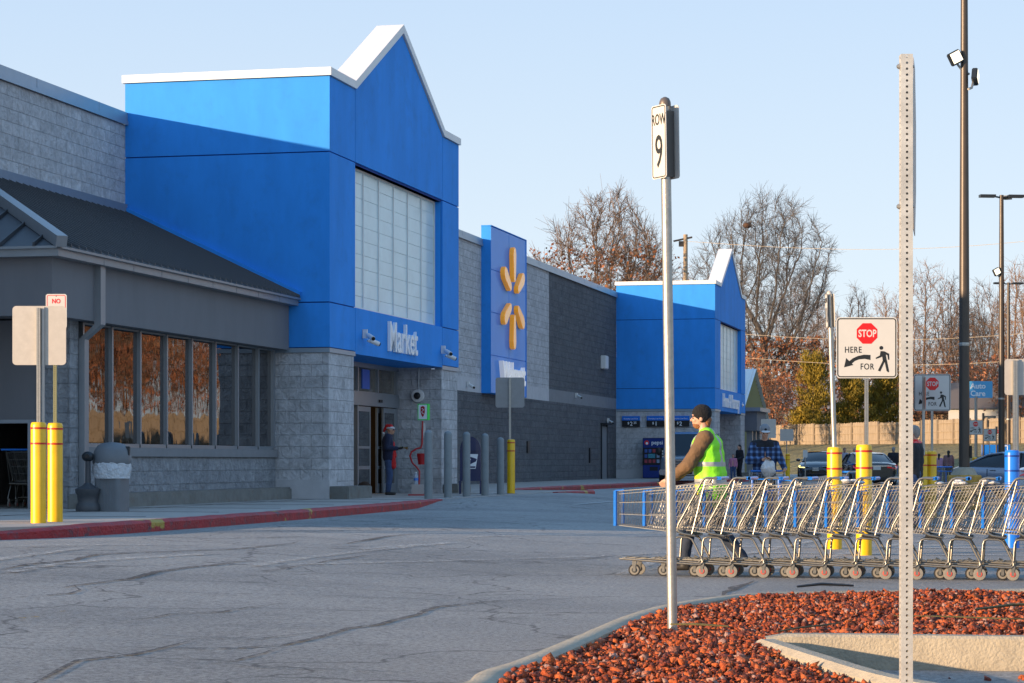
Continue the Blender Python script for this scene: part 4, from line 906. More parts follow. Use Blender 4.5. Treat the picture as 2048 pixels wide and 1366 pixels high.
for px, Y, y0, y1, lab, w_, h_ in ((1573.5, 104, 858, 882, 'blank pale sign back on the far yellow bollard', .92, .9), (1537, 60, 838, 876, 'pale blank sign back behind the capped man', .46, .5), (1610.5, 92, 900, 915, 'small white placard at the roof corner of the near black sedan', .24, .32)):
    t = thing('sign', lab, 'sign', zg(P(px, Y)), 0); z0_ = t.location.z
    z = CAMH+(922-(y0+y1)/2)*Y/FPX-z0_; plate((27 if w_ > .5 else 30 if w_ > .4 else 9)/FPX*Y, (y1-y0)/FPX*Y, z, .03).obj('panel', M['alback'] if w_ > .4 else M['signwhite'], t)
    b = MB(); b.tube([(0,.03,0),(0,.03,z)], .025, 8); b.obj('post', M['galv'], t)
for k, (px, Y, y0) in enumerate(((1966.5, 150, 826), (1976, 165, 840), (1993, 150, 853))):
    p = P(px, Y); t = thing('sign_pole', ['thin dark pole behind the first far stop sign', 'thin dark pole above the second far stop sign', 'thin dark pole left of the second tall lamp post'][k], 'pole', (p.x, p.y, 0), 0, 'thin poles among the far signs')
    b = MB(); b.tube([(0,0,0),(0,0,CAMH+(922-y0)*Y/FPX)], .05, 8); b.obj('shaft', M['lamppole'], t); b = MB(); b.box(-.06,-.1,CAMH+(922-y0)*Y/FPX-.5,.06,.1,CAMH+(922-y0)*Y/FPX); b.obj('plate_edge', M['darkalum'], t)
# lamp posts
def lamp(px, Y, h, lab, base=True, heads=3, flood=None, w=.13):
    p = P(px, Y); z0 = gz(p.x, p.y); t = thing('lamp_post', lab, 'lamp post', (p.x, p.y, z0), 0, 'tall bronze parking lot lamp posts')
    zb = .9 if base else 0
    b = MB(); b.lathe([(w, zb), (w*.95, zb+(h-zb)*.3), (w*.62, h)], 20); b.obj('pole', M['lamppole'], t, smooth=.8)
    if base:
        c = MB(); c.lathe([(.42,0),(.42,.80),(.40,.84),(.0,.845)], 8); c.xf(Matrix.Rotation(R(22.5), 4, 'Z')); c.obj('concrete_base', mat('yellow_base', (.50,.28,.05), .85, var=.2, vs=4, bump=.5, bs=30, dirt=.5, dcol=(.18,.13,.07)), t)
        c = MB(); c.lathe([(.33,.84),(.24,1.0),(.15,1.03)], 16); c.obj('base_cover', M['concrete'], t, smooth=.6)
        c = MB(); c.box(w, -.05, 1.25, w+.05, .07, 1.55); c.obj('hand_hole', M['black'], t)
    c = MB(); c.lathe([(w*.98, h*.30), (w*1.0, h*.302), (w*1.0,h*.304), (w*.97,h*.306)], 20); c.obj('joint_ring', M['galv'], t)
    for k in range(heads):
        a = R((185, 5, 60)[k]); d = Vector((math.cos(a), math.sin(a), 0)); m_ = MB(); m_.tube([Vector((0,0,h-.12)), d*.35+Vector((0,0,h-.06))], .04, 6)
        s0 = len(m_.v); m_.box(.3, -.17, -.06, 1.0, .17, .06); 
        for i in range(s0, len(m_.v)): v = Vector(m_.v[i]); m_.v[i] = tuple(Vector((v.x*math.cos(a)-v.y*math.sin(a), v.x*math.sin(a)+v.y*math.cos(a), v.z+h-.05)))
        m_.obj('lamp_head', M['darkalum'], t)
    if flood:
        for k, (sx, zz) in enumerate(flood):
            f = thing('floodlight', None, None); f.parent = t; f.location = (sx*.22, -.1, zz); f.rotation_euler = (R(0), R(28*sx), R(15 if sx < 0 else 70))
            q = MB(); q.box(-.16, -.09, -.10, .16, .05, .22); q.obj('housing', M['darkalum'], f, bevel=.02)
            q = MB(); q.box(-.13, -.095, -.06, .13, -.0905, .19); q.obj('lamp_face', mat('lamp_face_%d_%d' % (px, k), (1,.9,.7), emis=(1,.86,.6), es=.75), f)
            q = MB(); q.tube([(0,.02,-.1),(-.05*sx,.03,-.3),(-.2*sx,.08,-.45)], .03, 8); q.obj('bracket', M['galv'], f)
    return t
lamp(1928.5, 55, 13.2, 'tallest nearest bronze lamp post on a yellow concrete base, running out of the top', True, 3, [(-1, 10.85), (1, 10.4)])
lamp(2003, 102, 13.1, 'second bronze lamp post with four flat heads right of the Auto Care sign', False, 3, [(-1, 9.6)], .15)
lamp(2017, 152, 13.1, 'third thinner lamp post just right of the second one', False, 2, None, .15)
# utility pole and wires
t = thing('utility_pole', 'pale wooden utility pole rising behind the far tower roof', 'utility pole', P(1371, 170, 0))
b = MB(); b.lathe([(.22,0),(.16,18.1)], 12); b.obj('pole', mat('pole_wood', (.36,.27,.18), .9, var=.2), t, smooth=.8)
b = MB(); b.tube([(-.9,0,17.6),(.5,0,17.9)], .07, 6); b.obj('crossarm', M['lamppole'], t); b = MB(); b.box(-.5,-.1,17.2,-.15,.1,17.6); b.obj('bracket', M['lamppole'], t)
t2 = copy_tree(t, P(2420, 150, 1.5), 0, 'utility pole beyond the right edge of the view'); 
for z0, z1, lab in ((11.0, 11.1, 'upper overhead wire crossing in front of the big bare tree'), (9.3, 9.2, 'lower overhead wire crossing in front of the big bare tree'), (17.6, 17.3, 'highest faint overhead wire across the sky on the right')):
    a = P(1371, 170, z0); c = P(2420, 150, z1); pts = [a.lerp(c, k/24)-Vector((0,0,1.3*math.sin(math.pi*k/24))) for k in range(25)]
    b = MB(); b.tube(pts, .018, 4); tag(b.obj('overhead_wire', mat('wire_tan', (.35,.28,.2), .6)), lab, 'wire', 'overhead wires')
# ------------------------------------------------------------------ entrance things
t = thing('mailbox', 'dark blue mail collection box behind the grey bollards', 'mailbox', P(941, 56.2, WZ))
b = MB(); w_ = .235; prof = [(-.33,.32),(.33,.32)]+[(.33*math.cos(R(a)), 1.08+.33*math.sin(R(a))) for a in range(0, 181, 15)]
mbx = mat('mail_blue', (.008,.018,.085), .4, coat=.3); b.prism([(x*.78, z) for x, z in prof], -.27, .27, 'xz'); b.obj('body', mbx, t)
b = MB(); b.box(-.2,-.30,1.05,.2,-.272,1.3); b.obj('chute_door', mbx, t)
for sx in (-1, 1):
    for sy in (-1, 1): b = MB(); b.box(sx*.255-.025, sy*.24-.025, 0, sx*.255+.025, sy*.24+.025, .32); b.obj('leg', mbx, t)
b = MB(); b.add([(-.13,-.274,.62),(.13,-.274,.62),(.19,-.274,.98),(-.07,-.274,.98)], [(0,1,2,3)]); b.obj('emblem_panel', M['letter'], t)
b = MB(); b.add([(-.02,-.277,.72),(.14,-.277,.80),(.16,-.277,.86),(-.04,-.277,.93),(.02,-.277,.84),(-.09,-.277,.80)], [(0,1,2,4,5),(2,3,4)]); b.add([(-.11,-.277,.64),(.12,-.277,.64),(.125,-.277,.68),(-.10,-.277,.68)], [(0,1,2,3)]); b.obj('emblem_eagle', mbx, t)
KR = mat('kettle_red', (.42,.01,.015), .4, coat=.3)
KP = P(850, 53.5, WZ); k_ = 53.5/FPX
t = thing('kettle_stand', 'red donation kettle stand with green edged shield sign by the entrance', 'donation stand', KP)
def kz(y): return CAMH+(922-y)*k_-WZ
def kx(x): return (x-850)*k_
b = MB(); b.tube([(kx(838),0,0),(kx(838),0,kz(975)),(kx(839),0,kz(942)),(kx(834),0,kz(935)),(kx(825),0,kz(926)),(kx(820),0,kz(912)),(kx(823),0,kz(904)),(kx(832),0,kz(898)),(kx(842),0,kz(895)),(kx(844),0,kz(888)),(kx(845),0,kz(842))], .022, 10); b.obj('pole', KR, t, smooth=.8)
b = MB(); b.box(kx(817),-.25,0,kx(856),.25,.03); b.obj('foot', KR, t)
b = MB(); b.box(kx(824),-.2,.031,kx(847),.15,.26); b.obj('ballast_box', mat('ballast', (.42,.38,.36), .7), t)
b = MB(); b.lathe([(.10,0),(.135,.24),(.14,.26)], 18, (kx(845),-.02,kz(929))); b.obj('kettle', KR, t, smooth=.7)
b = MB(); b.tube([(kx(845)+.13,-.02,kz(911)),(kx(845),-.02,kz(900)),(kx(845)-.13,-.02,kz(911))], .008, 6); b.obj('kettle_handle', M['galv'], t)
sgn = thing('shield_sign', None, None); sgn.parent = t; sgn.location = (kx(847.5), 0, kz(824)); sgn.rotation_euler = (0,0,-R(22))
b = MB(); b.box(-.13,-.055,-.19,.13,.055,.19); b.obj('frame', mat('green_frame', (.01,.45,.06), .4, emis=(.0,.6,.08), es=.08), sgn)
b = MB(); b.box(-.11,-.058,-.17,.11,-.0555,.17); b.obj('face', M['letter'], sgn)
b = MB(); b.prism([(-.05,.12),(0,.14),(.05,.12),(.055,0),(.03,-.08),(0,-.12),(-.03,-.08),(-.055,0)], -.062, -.0585, 'xz'); b.obj('shield', KR, sgn)
b = MB(); b.tube([(-.02,-.064,.08),(.03,-.064,.05),(-.03,-.064,0),(.025,-.064,-.05)], .009, 6); b.obj('shield_mark', M['letter'], sgn)
b = MB(); b.box(kx(847),-.03,kz(872),kx(851),-.02,kz(846)); b.obj('tag', M['signwhite'], t)
t = thing('water_bottle', 'clear plastic water bottle standing on the kettle stand box', 'bottle', (KP.x+kx(832), KP.y-.02, WZ+.262))
b = MB(); b.lathe([(.05,0),(.055,.02),(.05,.1),(.055,.16),(.05,.2),(.02,.26)], 14); b.obj('bottle', mat('bottle_plastic', (.55,.65,.75), .1, alpha=.55), t, smooth=.8)
b = MB(); b.lathe([(.056,.09),(.056,.15)], 14); b.obj('label', mat('label_blue', (.05,.2,.6), .4), t); b = MB(); b.lathe([(.022,.26),(.022,.29)], 10); b.obj('cap', M['letter'], t)
t = thing('backpack', 'dark brown backpack slumped at the foot of the left door', 'bag', P(729, 53.0, WZ))
b = MB(); b.ell((0,0,.16), (.17,.12,.18), 10); b.ell((.06,-.06,.12), (.11,.09,.12), 8); b.obj('bag', mat('brown_cloth', (.05,.03,.02), .9, bump=1, bs=12, bd=.05), t, smooth=3); b = MB(); b.tube([(-.1,-.05,.3),(-.15,-.1,.2),(-.12,-.12,.05)], .018, 6); b.obj('strap', M['black'], t)
# drinks machine
t = thing('vending_machine', 'blue pepsi drinks machine against the far entrance block wall', 'vending machine', (0,0,0), STORE[2])
u1 = 104.9-.02; vc = 17.5
def vb(name, a0, z0, a1, z1, m, d=.0, th=.01, par=None): q = MB(); q.box(u1-.85-d, vc-a0, z0+WZ, u1-.85-d+th, vc-a1, z1+WZ); return q.obj(name, m, par or t)
q = MB(); q.box(u1-.85, vc-.55, WZ+.02, u1, vc+.55, WZ+1.88); VMB = mat('vending_blue', (.006,.03,.20), .3, coat=.4); q.obj('cabinet', M['black'], t, bevel=.015)
vb('header_panel', -.53, 1.42, .53, 1.86, VMB, .012); vb('product_panel', -.53, .66, .30, 1.38, M['black'], .012); vb('lower_panel', -.53, .04, .53, .62, VMB, .012)
vb('delivery_slot', -.22, .36, .16, .54, M['black'], .016); vb('coin_panel', .32, .66, .53, 1.38, M['darkalum'], .013)
canm = [mat('can_blue', (.04,.10,.35), .4, var=.3, vs=30), mat('can_pale', (.22,.30,.42), .4, var=.3, vs=30), mat('can_red', (.35,.05,.07), .4, var=.3, vs=30), mat('can_teal', (.05,.25,.33), .4, var=.5, vs=20)]
for r_ in range(3):
    for c_ in range(4):
        if r_ == 1 and c_ in (1, 2): continue
        vb('drink_button', -.46+c_*.19, 1.20-r_*.24, -.33+c_*.19, 1.36-r_*.24, canm[(0,0,2,1)[c_] if r_ != 2 else (2,2,2,1)[c_]], .02)
vb('screen', -.29, .95, .04, 1.14, canm[3], .02)
q = MB(); V_, F_ = text('pepsi', .26, extr=.006, off=.003); q.add([(u1-.85-.014+p[1], vc-.13-p[0], p[2]+WZ+1.58) for p in V_], F_); q.obj('lettering', M['letter'], t)
q = MB(); q.lathe([(.0,0),(.11,.001),(.11,.004)], 18, (u1-.867, vc+.36, WZ+1.66), 0, 'x'); q.obj('emblem', M['signred'], t)
q = MB(); q.lathe([(.0,-.003),(.06,-.002),(.06,.0)], 18, (u1-.870, vc+.35, WZ+1.63), 0, 'x'); q.obj('emblem_wave', M['letter'], t)
for z in (1.1, 1.22, .96): vb('sticker', .36, z, .46, z+.08, M['signwhite'], .018)
q = MB(); q.box(57.4, 16.6, WZ, 58.2, 17.4, 2.1); o = tag(q.obj('soda_machine', mat('soda_red', (.5,.01,.015), .4)), 'red machine edge showing between the entrance pier and the mailbox', 'vending machine'); o.rotation_euler = (0,0,STORE[2])
# trash can and ash stand
TM = mat('bin_grey', (.15,.165,.18), .5, var=.08, vs=5, bump=.1, bs=30)
t = thing('trash_can', 'grey domed trash can with clear liner bag by the storefront windows', 'trash can', P(224, 36.7, WZ), R(-14))
b = MB(); b.prism([(x*1.0, y) for x, y in rrect(.45, .45, .07)], 0, .78, 'xy'); b.obj('body', TM, t, smooth=.6)
b = MB()
for x in np.arange(-.15, .16, .05): b.box(x-.006, -.231, .05, x+.006, -.2245, .56)
b.obj('ribs', TM, t)
b = MB(); V = []; rows_ = [(.29,.76),(.30,.80),(.295,.88),(.27,.98),(.22,1.06),(.14,1.10),(.02,1.115)]
b.lathe(rows_, 28); b.v = [(x*(1.05), y, z) for x, y, z in b.v]; b.obj('dome_lid', TM, t, smooth=.7)
b = MB(); b.box(.12, -.31, .86, .30, -.24, 1.0); o = b.obj('opening', M['black'], t); o.rotation_euler = (R(-14), 0, R(10))
b = MB(); n = 40
V = []
for z, rr in ((.82,.285),(.76,.30),(.70,.31),(.64,.305),(.58,.295)):
    for k in range(n): a = 2*math.pi*k/n; r2 = rr*(1+.06*mnoise.noise(Vector((math.cos(a)*4, math.sin(a)*4, z*9)))); V.append((r2*math.cos(a)*1.02, r2*math.sin(a), z-.05*(math.cos(a+1) > .3)*(z < .6)))
b.add(V, [(i*n+k, i*n+(k+1) % n, (i+1)*n+(k+1) % n, (i+1)*n+k) for i in range(4) for k in range(n)])
b.obj('liner_bag', mat('clear_liner', (.80,.84,.88), .18, alpha=.75, bump=1, bs=14, bd=.08), t, smooth=3)
t = thing('ash_receptacle', 'dark pedestal ash receptacle beside the trash can', 'ash bin', P(176, 36.5, WZ))
b = MB(); b.lathe([(.19,0),(.20,.04),(.185,.11),(.16,.15),(.175,.26),(.20,.30),(.205,.36),(.16,.38),(.09,.42),(.045,.46),(.042,.80),(.05,.84)], 24); b.obj('stand', mat('ash_grey', (.06,.066,.075), .45), t, smooth=.7)
b = MB(); b.ell((0,0,.88), (.10,.085,.085), 12); b.obj('head', M['darkalum'], t, smooth=3); b = MB(); b.tube([(0,-.08,.89),(0,-.092,.89)], .035, 12); b.obj('hole', M['black'], t)
# ------------------------------------------------------------------ shopping carts
def make_cart(label, group, bag=False, redhub=True):
    """nose at x=0 pointing -x, handle towards +x"""
    t = thing('shopping_cart', label, 'shopping cart', (0,0,0), 0, group)
    hwF, hwR = .20, .275
    def hw(x): return hwF+(hwR-hwF)*min(1, x/.95)
    def ztop(x): return .868+.085*x/.95
    def zbot(x): return .525-.095*x/.85
    XR = .93
    w = MB(); r = .0026
    for s in (-1, 1):
        for f_ in (.0, .33, .66, 1.0):   # long horizontals
            w.tube([(0, s*hwF, zbot(0)+(ztop(0)-zbot(0))*f_), (XR-.29*(1-f_), s*hw(XR-.29*(1-f_)), zbot(XR-.29*(1-f_))+(ztop(XR)-zbot(XR-.29*(1-f_)))*f_)], .0045 if f_ in (0, 1.0) else .0034, 4)
        w.tube([(0, s*hwF, ztop(0)-.03), (XR, s*hwR, ztop(XR)-.03)], .0034, 4)
        n = 26
        for i in range(n+1):
            x = XR*i/n; xb = x*.70
            w.tube([(x, s*(hw(x)), ztop(x)), (xb, s*(hw(xb)-.012), zbot(xb))], r, 3, cap=False)
    for i in range(12): y = -hwF+2*hwF*i/11; w.tube([(0, y, ztop(0)), (0, y, zbot(0))], r, 3, cap=False)
    for z in (ztop(0), ztop(0)-.12, ztop(0)-.23, zbot(0)): w.tube([(0,-hwF,z),(0,hwF,z)], .0035, 4)
    for i in range(9): y = -1+2*i/8; w.tube([(0, y*hwF, zbot(0)), (.65, y*(hw(.65)-.012), zbot(.65))], r, 3, cap=False)
    for i in range(18): x = .65*i/17; w.tube([(x, -hw(x)+.01, zbot(x)-.003), (x, hw(x)-.01, zbot(x)-.003)], r, 3, cap=False)
    w.obj('basket', M['wire'], t)
    g = MB(); x0 = .90                                              # hinged rear gate and child seat
    for i in range(14): y = -hwR+2*hwR*(i+.5)/14; g.tube([(.93, y, .955), (.64, y, .47)], .0024, 3, cap=False)
    for f_ in (0, .25, .5, .75, 1): g.tube([(.93-.29*f_, -hwR+.01, .955-.485*f_), (.93-.29*f_, hwR-.01, .955-.485*f_)], .003, 4)
    g.obj('rear_gate', M['wire'], t)
    g = MB()
    for i in range(8): y = -.2+.4*i/7; g.tube([(.90,y,.97),(.60,y*.95,.925),(.42,y*.9,.90)], .0026, 3, cap=False)
    for a_ in ((.90,.97),(.60,.925),(.42,.90)): g.tube([(a_[0],-.22,a_[1]),(a_[0],.22,a_[1])], .0036, 4)
    g.obj('child_seat', M['wire'], t)
    fr = MB()
    for s in (-1, 1):
        y = s*(hwR+.012)
        fr.tube([(1.06, y, 1.005), (.96, y, 1.01), (.93, y, 1.0), (.905, y, .97), (.84, y, .85), (.67, y, .545), (.655, y, .50), (.665, y, .465), (.70, y, .445), (.83, y*.93, .42)], .0118, 8)
        y2 = s*.255
        fr.tube([(.57, y2, .155), (.60, y2, .18), (.612, y2, .36), (.625, y2, .395), (.66, y2, .408), (.76, y2, .405), (.80, y2, .385), (.825, y2, .34), (.90, y2, .19), (.91, y2, .155), (.885, y2, .128), (.80, y2, .132), (.04, s*.16, .178)], .0112, 8)
        fr.tube([(.94, y*.98, .985), (.80, y*.95, .44)], .0045, 5)
    fr.tube([(.83,-.256,.42),(.83,.256,.42)], .009, 6); fr.tube([(.62,-.25,.40),(.62,.25,.40)], .008, 6); fr.tube([(.04,-.16,.178),(.04,.16,.178)], .0112, 8)
    fr.obj('frame', M['steel'], t, smooth=.9)
    tr = MB()
    for i in range(7): y = -1+2*i/6; tr.tube([(.06, y*.15, .187), (.62, y*.22, .172)], .003, 4)
    for x in (.1, .2, .3, .4, .5, .6): tr.tube([(x, -.155-.1*x, .19-.02*x), (x, .155+.1*x, .19-.02*x)], .0034, 4)
    tr.tube([(.45,-.2,.20),(.5,-.2,.175),(.62,-.2,.178)], .009, 6); tr.tube([(.45,.2,.20),(.5,.2,.175),(.62,.2,.178)], .009, 6)
    tr.obj('lower_tray', M['steel'], t)
    h = MB(); h.tube([(1.09,-.29,1.005),(1.09,.29,1.005)], .017, 10); h.box(1.055,-.29,.99,1.10,-.262,1.022); h.box(1.055,.262,.99,1.10,.29,1.022); h.obj('handle', M['cartblue'], t, smooth=.8)
    for s in (-1, 1):
        b = MB(); b.tube([(0, s*(hwF+.016), .875), (0, s*(hwF+.016), .515)], .019, 6); b.obj('corner_guard', M['cartblue'], t, smooth=.8)
    b = MB(); b.tube([(-.001,-hwF,.873),(-.001,hwF,.873)], .011, 6); b.tube([(0,-hwF,.873),(.09,-hwF-.008,.885)], .008, 6); b.obj('nose_guard', M['cartblue'], t)
    pl = MB(); pl.box(.66,-.25,.425,.82,.25,.437); pl.obj('plastic_liner', M['black'], t)
    def wheel(x, y, hub, front):
        w_ = thing('wheel', None, None); w_.parent = t; w_.location = (x, y, .062)
        b = MB(); b.lathe([(.050,-.012),(.060,-.011),(.0625,-.006),(.0625,.006),(.060,.011),(.050,.012)], 22, axis='y'); b.obj('tyre', M['rubber'] if front == 'b' else M['wheelgrey'], w_, smooth=.6)
        b = MB(); b.lathe([(.001,-.013),(.047,-.0125),(.047,.0125),(.001,.013)], 20, axis='y'); b.obj('disc', M['wheelgrey'], w_)
        b = MB(); b.lathe([(.001,-.020),(.026,-.019),(.028,-.013)], 14, axis='y'); b.lathe([(.028,.013),(.026,.019),(.001,.020)], 14, axis='y'); b.obj('hub', hub, w_)
        b = MB(); b.box(-.022,-.018,.045,.022,.018,.095); b.box(-.014,-.0205,-.015,.014,-.0175,.06); b.box(-.014,.0175,-.015,.014,.0205,.06); b.obj('fork', M['steel'], w_)
    for s in (-1, 1): wheel(.19, s*.155, M['darkalum'], 'b' if s < 0 else 'g'); wheel(.90, s*.235, M['wheelred'], 'g')
    return t
c0 = make_cart('front cart of the pushed row with its whole basket showing', 'carts nested in the pushed row')
Yc = 23.1; p0 = P(1238, 23.55); stepv = Vector((.9739, -.2272)); sp = .308
ords = ['front', 'second', 'third', 'fourth', 'fifth', 'sixth', 'seventh', 'eighth', 'ninth', 'tenth', 'eleventh', 'twelfth', 'thirteenth']
rzc = math.atan2(stepv.y, stepv.x)
c0.location = (p0.x, p0.y, 0); c0.rotation_euler = (0,0,rzc)
for k in range(1, 13):
    q = Vector((p0.x, p0.y))+stepv*sp*k
    where = {1: ', just behind the ROW 9 pole', 5: ', before the nearest sign bollard', 8: ', seen beside the tall near post', 11: ', near the right edge', 12: ', cut by the right edge'}.get(k, ' from the left end')
    copy_tree(c0, (q.x+rnd.uniform(-.012,.012), q.y+rnd.uniform(-.015,.015), 0), rzc+rnd.uniform(-.012, .012), '%s cart of the pushed row%s' % (ords[k], where))
# carts in the vestibule, cart of the plaid man, others
VC = 'carts nested in the dark vestibule'
for k in range(6):
    x, y = uv2xy(37.1+k*.30, 17.10); copy_tree(c0, (x, y, WZ), STORE[2]+math.pi, ['nearest cart in the dark vestibule at the left edge', 'second cart inside the dark vestibule', 'third cart inside the dark vestibule', 'fourth cart inside the dark vestibule', 'fifth cart inside the dark vestibule', 'deepest cart inside the dark vestibule'][k], VC)
def at(px, Y): p = P(px, Y); return (p.x, p.y, gz(p.x, p.y))
copy_tree(c0, at(1531, 37.3), R(82), 'cart pushed by the man in the plaid jacket, bag in its seat', 'carts used by shoppers')
copy_tree(c0, at(1572, 35.6), R(15), 'cart with blue guards crossing in front of the plaid jacket man', 'carts used by shoppers')
copy_tree(c0, at(1878, 70), R(250), 'far blue guarded cart behind the two touching yellow bollards', 'carts used by shoppers')
copy_tree(c0, at(1890, 68), R(255), 'far cart of the woman in the plaid shirt', 'carts used by shoppers')
copy_tree(c0, at(1800, 100), R(200), 'far cart pushed by the grey haired man beside the dark sedan', 'carts used by shoppers')
# white bag in the seat
def bagmesh(p, s, lab, m, seed=1, parent=None):
    b = MB(); b.ell((0,0,s), (s*.9, s*.7, s*1.05), 12)
    for i, v in enumerate(b.v):
        q = Vector(v); n_ = mnoise.noise(q*9+Vector((seed,0,0))); q += q.normalized()*n_*s*.35; b.v[i] = tuple(q)
    b.tube([(-.05*s/.12,0,1.9*s),(-.02,0,2.35*s),(.03,0,1.9*s)], .012, 5)
    t = b.obj('plastic_bag', m, None, smooth=3); t.location = p; return tag(t, lab, 'bag')
WB = mat('white_plastic_bag', (.62,.60,.58), .4, bump=.6, bs=18, bd=.05, var=.15, vs=12)
p = at(1540, 38.2); bagmesh((p[0]-.02, p[1]+.05, .90+p[2]), .14, 'white plastic bag filling the seat of the plaid man\'s cart', WB)
for k, px in enumerate((1712, 1906, 1985)):
    p = P(px, 23.1-(px-1238)/FPX*4); b = MB()
    for i in range(6): b.ell((rnd.uniform(-.1,.1), rnd.uniform(-.1,.1), rnd.uniform(0,.03)), (.05, .04, .018), 6)
    o = b.obj('crumpled_paper', WB, None, smooth=3); o.location = (p.x, p.y+.1, .955); tag(o, ['crumpled white litter on the cart row left of the near post', 'crumpled litter in the seat of a cart before the yellow lamp base', 'folded white flyer on the cart row near the blue bollard'][k], 'litter')
# cart corral, far
t = thing('cart_corral', 'far bright blue cart corral panel behind the smaller stop signs', 'cart corral', P(1992, 150, 0))
b = MB(); w_ = 57/FPX*150; b.box(-w_/2, 0, 1.15+.4, w_/2, .06, 2.25+.0); b.obj('panel', M['cartblue'], t)
b = MB(); ring(b, .45, .6, .05, .05, 1.9, -.01); b.xf(Matrix.Translation((.55,0,0))); b.obj('emblem', M['letter'], t)
for x in (-w_/2, -w_/6, w_/6, w_/2): b = MB(); b.tube([(x,.1,0),(x,.1,2.3)], .03, 6); b.obj('post', M['galv'], t)
# ------------------------------------------------------------------ people
def remesh(mb, name, mats, parent, voxel=.012, matfn=None, smooth=6, fold=0, fs=9):
    me = bpy.data.meshes.new(name); me.from_pydata(mb.v, [], mb.f); o = bpy.data.objects.new(name, me)
    m = o.modifiers.new('r', 'REMESH'); m.mode = 'VOXEL'; m.voxel_size = voxel
    s = o.modifiers.new('s', 'SMOOTH'); s.factor = .5; s.iterations = smooth
    m2 = evaluated(o); bpy.data.objects.remove(o); bpy.data.meshes.remove(me)
    m2.name = name
    if fold:
        ns = [v.normal.copy() for v in m2.vertices]; cs_ = [v.co.copy() for v in m2.vertices]; out = []
        for c, nn_ in zip(cs_, ns):
            n_ = mnoise.noise(Vector((c.x*fs, c.y*fs, c.z*fs*1.6)))+.5*mnoise.noise(c*fs*2.3); out.extend(c+nn_*n_*fold)
        m2.vertices.foreach_set('co', out)
    if not isinstance(mats, (list, tuple)): mats = [mats]
    m2.materials.clear()
    for k in mats: m2.materials.append(k)
    if matfn: m2.polygons.foreach_set('material_index', [matfn(p.center, p.normal) for p in m2.polygons])
    else: m2.polygons.foreach_set('material_index', [0]*len(m2.polygons))
    m2.polygons.foreach_set('use_smooth', [True]*len(m2.polygons)); m2.update()
    o = bpy.data.objects.new(name, m2); COL.objects.link(o); o.parent = parent; return o
M['skin'] = mat('skin', (.55,.30,.20), .55); M['skin2'] = mat('skin_tan', (.42,.22,.14), .55)
M['denim'] = mat('denim', (.04,.075,.17), .85, var=.2, vs=9, bump=.4, bs=30)
M['darkcloth'] = mat('dark_cloth', (.012,.014,.02), .9, var=.2, vs=9)
M['brownduck'] = mat('brown_duck', (.15,.085,.04), .85, var=.15, vs=12, bump=.5, bs=25)
M['hivis'] = mat('hi_vis', (.28,.85,.02), .6, bump=.4, bs=14, bd=.03, emis=None)
M['reflect'] = mat('reflective_band', (.38,.38,.36), .4, metal=.2)
M['shoe'] = mat('shoe', (.02,.018,.016), .6); M['hairb'] = mat('brown_hair', (.11,.055,.025), .7, bump=1, bs=60); M['hairg'] = mat('grey_hair', (.30,.28,.26), .8, bump=1, bs=60); M['hairk'] = mat('black_hair', (.012,.010,.010), .6)
def hand(mb, w, d, n, curl=.6, s=1, side=1):
    """palm and five fingers: w wrist, d direction, n palm normal"""
    w = Vector(w); d = Vector(d).normalized(); n = Vector(n); n = (n-d*n.dot(d)).normalized(); a = d.cross(n)*side
    mb.cap(w-d*.01, .027*s, w+d*.05*s, .024*s)
    for k in range(4): mb.cap(w+d*.02*s+a*(k-1.5)*.01*s, .018*s, w+d*.08*s+a*(k-1.5)*.020*s, .014*s)
    for k in range(4):
        b = w+d*.082*s+a*(k-1.5)*.021*s; L = (.040, .046, .043, .034)[k]*s; c1 = (d+n*curl*.5).normalized(); c2 = (d*(1-curl)+n*curl).normalized()
        mb.cap(b, .0095*s, b+c1*L, .0088*s, 8); mb.cap(b+c1*L, .0088*s, b+c1*L+c2*L*.75, .0078*s, 8)
    b = w+d*.03*s-a*.028*s; t1 = (d*.6-a*.7+n*.4).normalized(); mb.cap(b, .012*s, b+t1*.04*s, .0105*s, 8); mb.cap(b+t1*.04*s, .0105*s, b+t1*.04*s+(d*.8+n*.5).normalized()*.03*s, .009*s, 8)
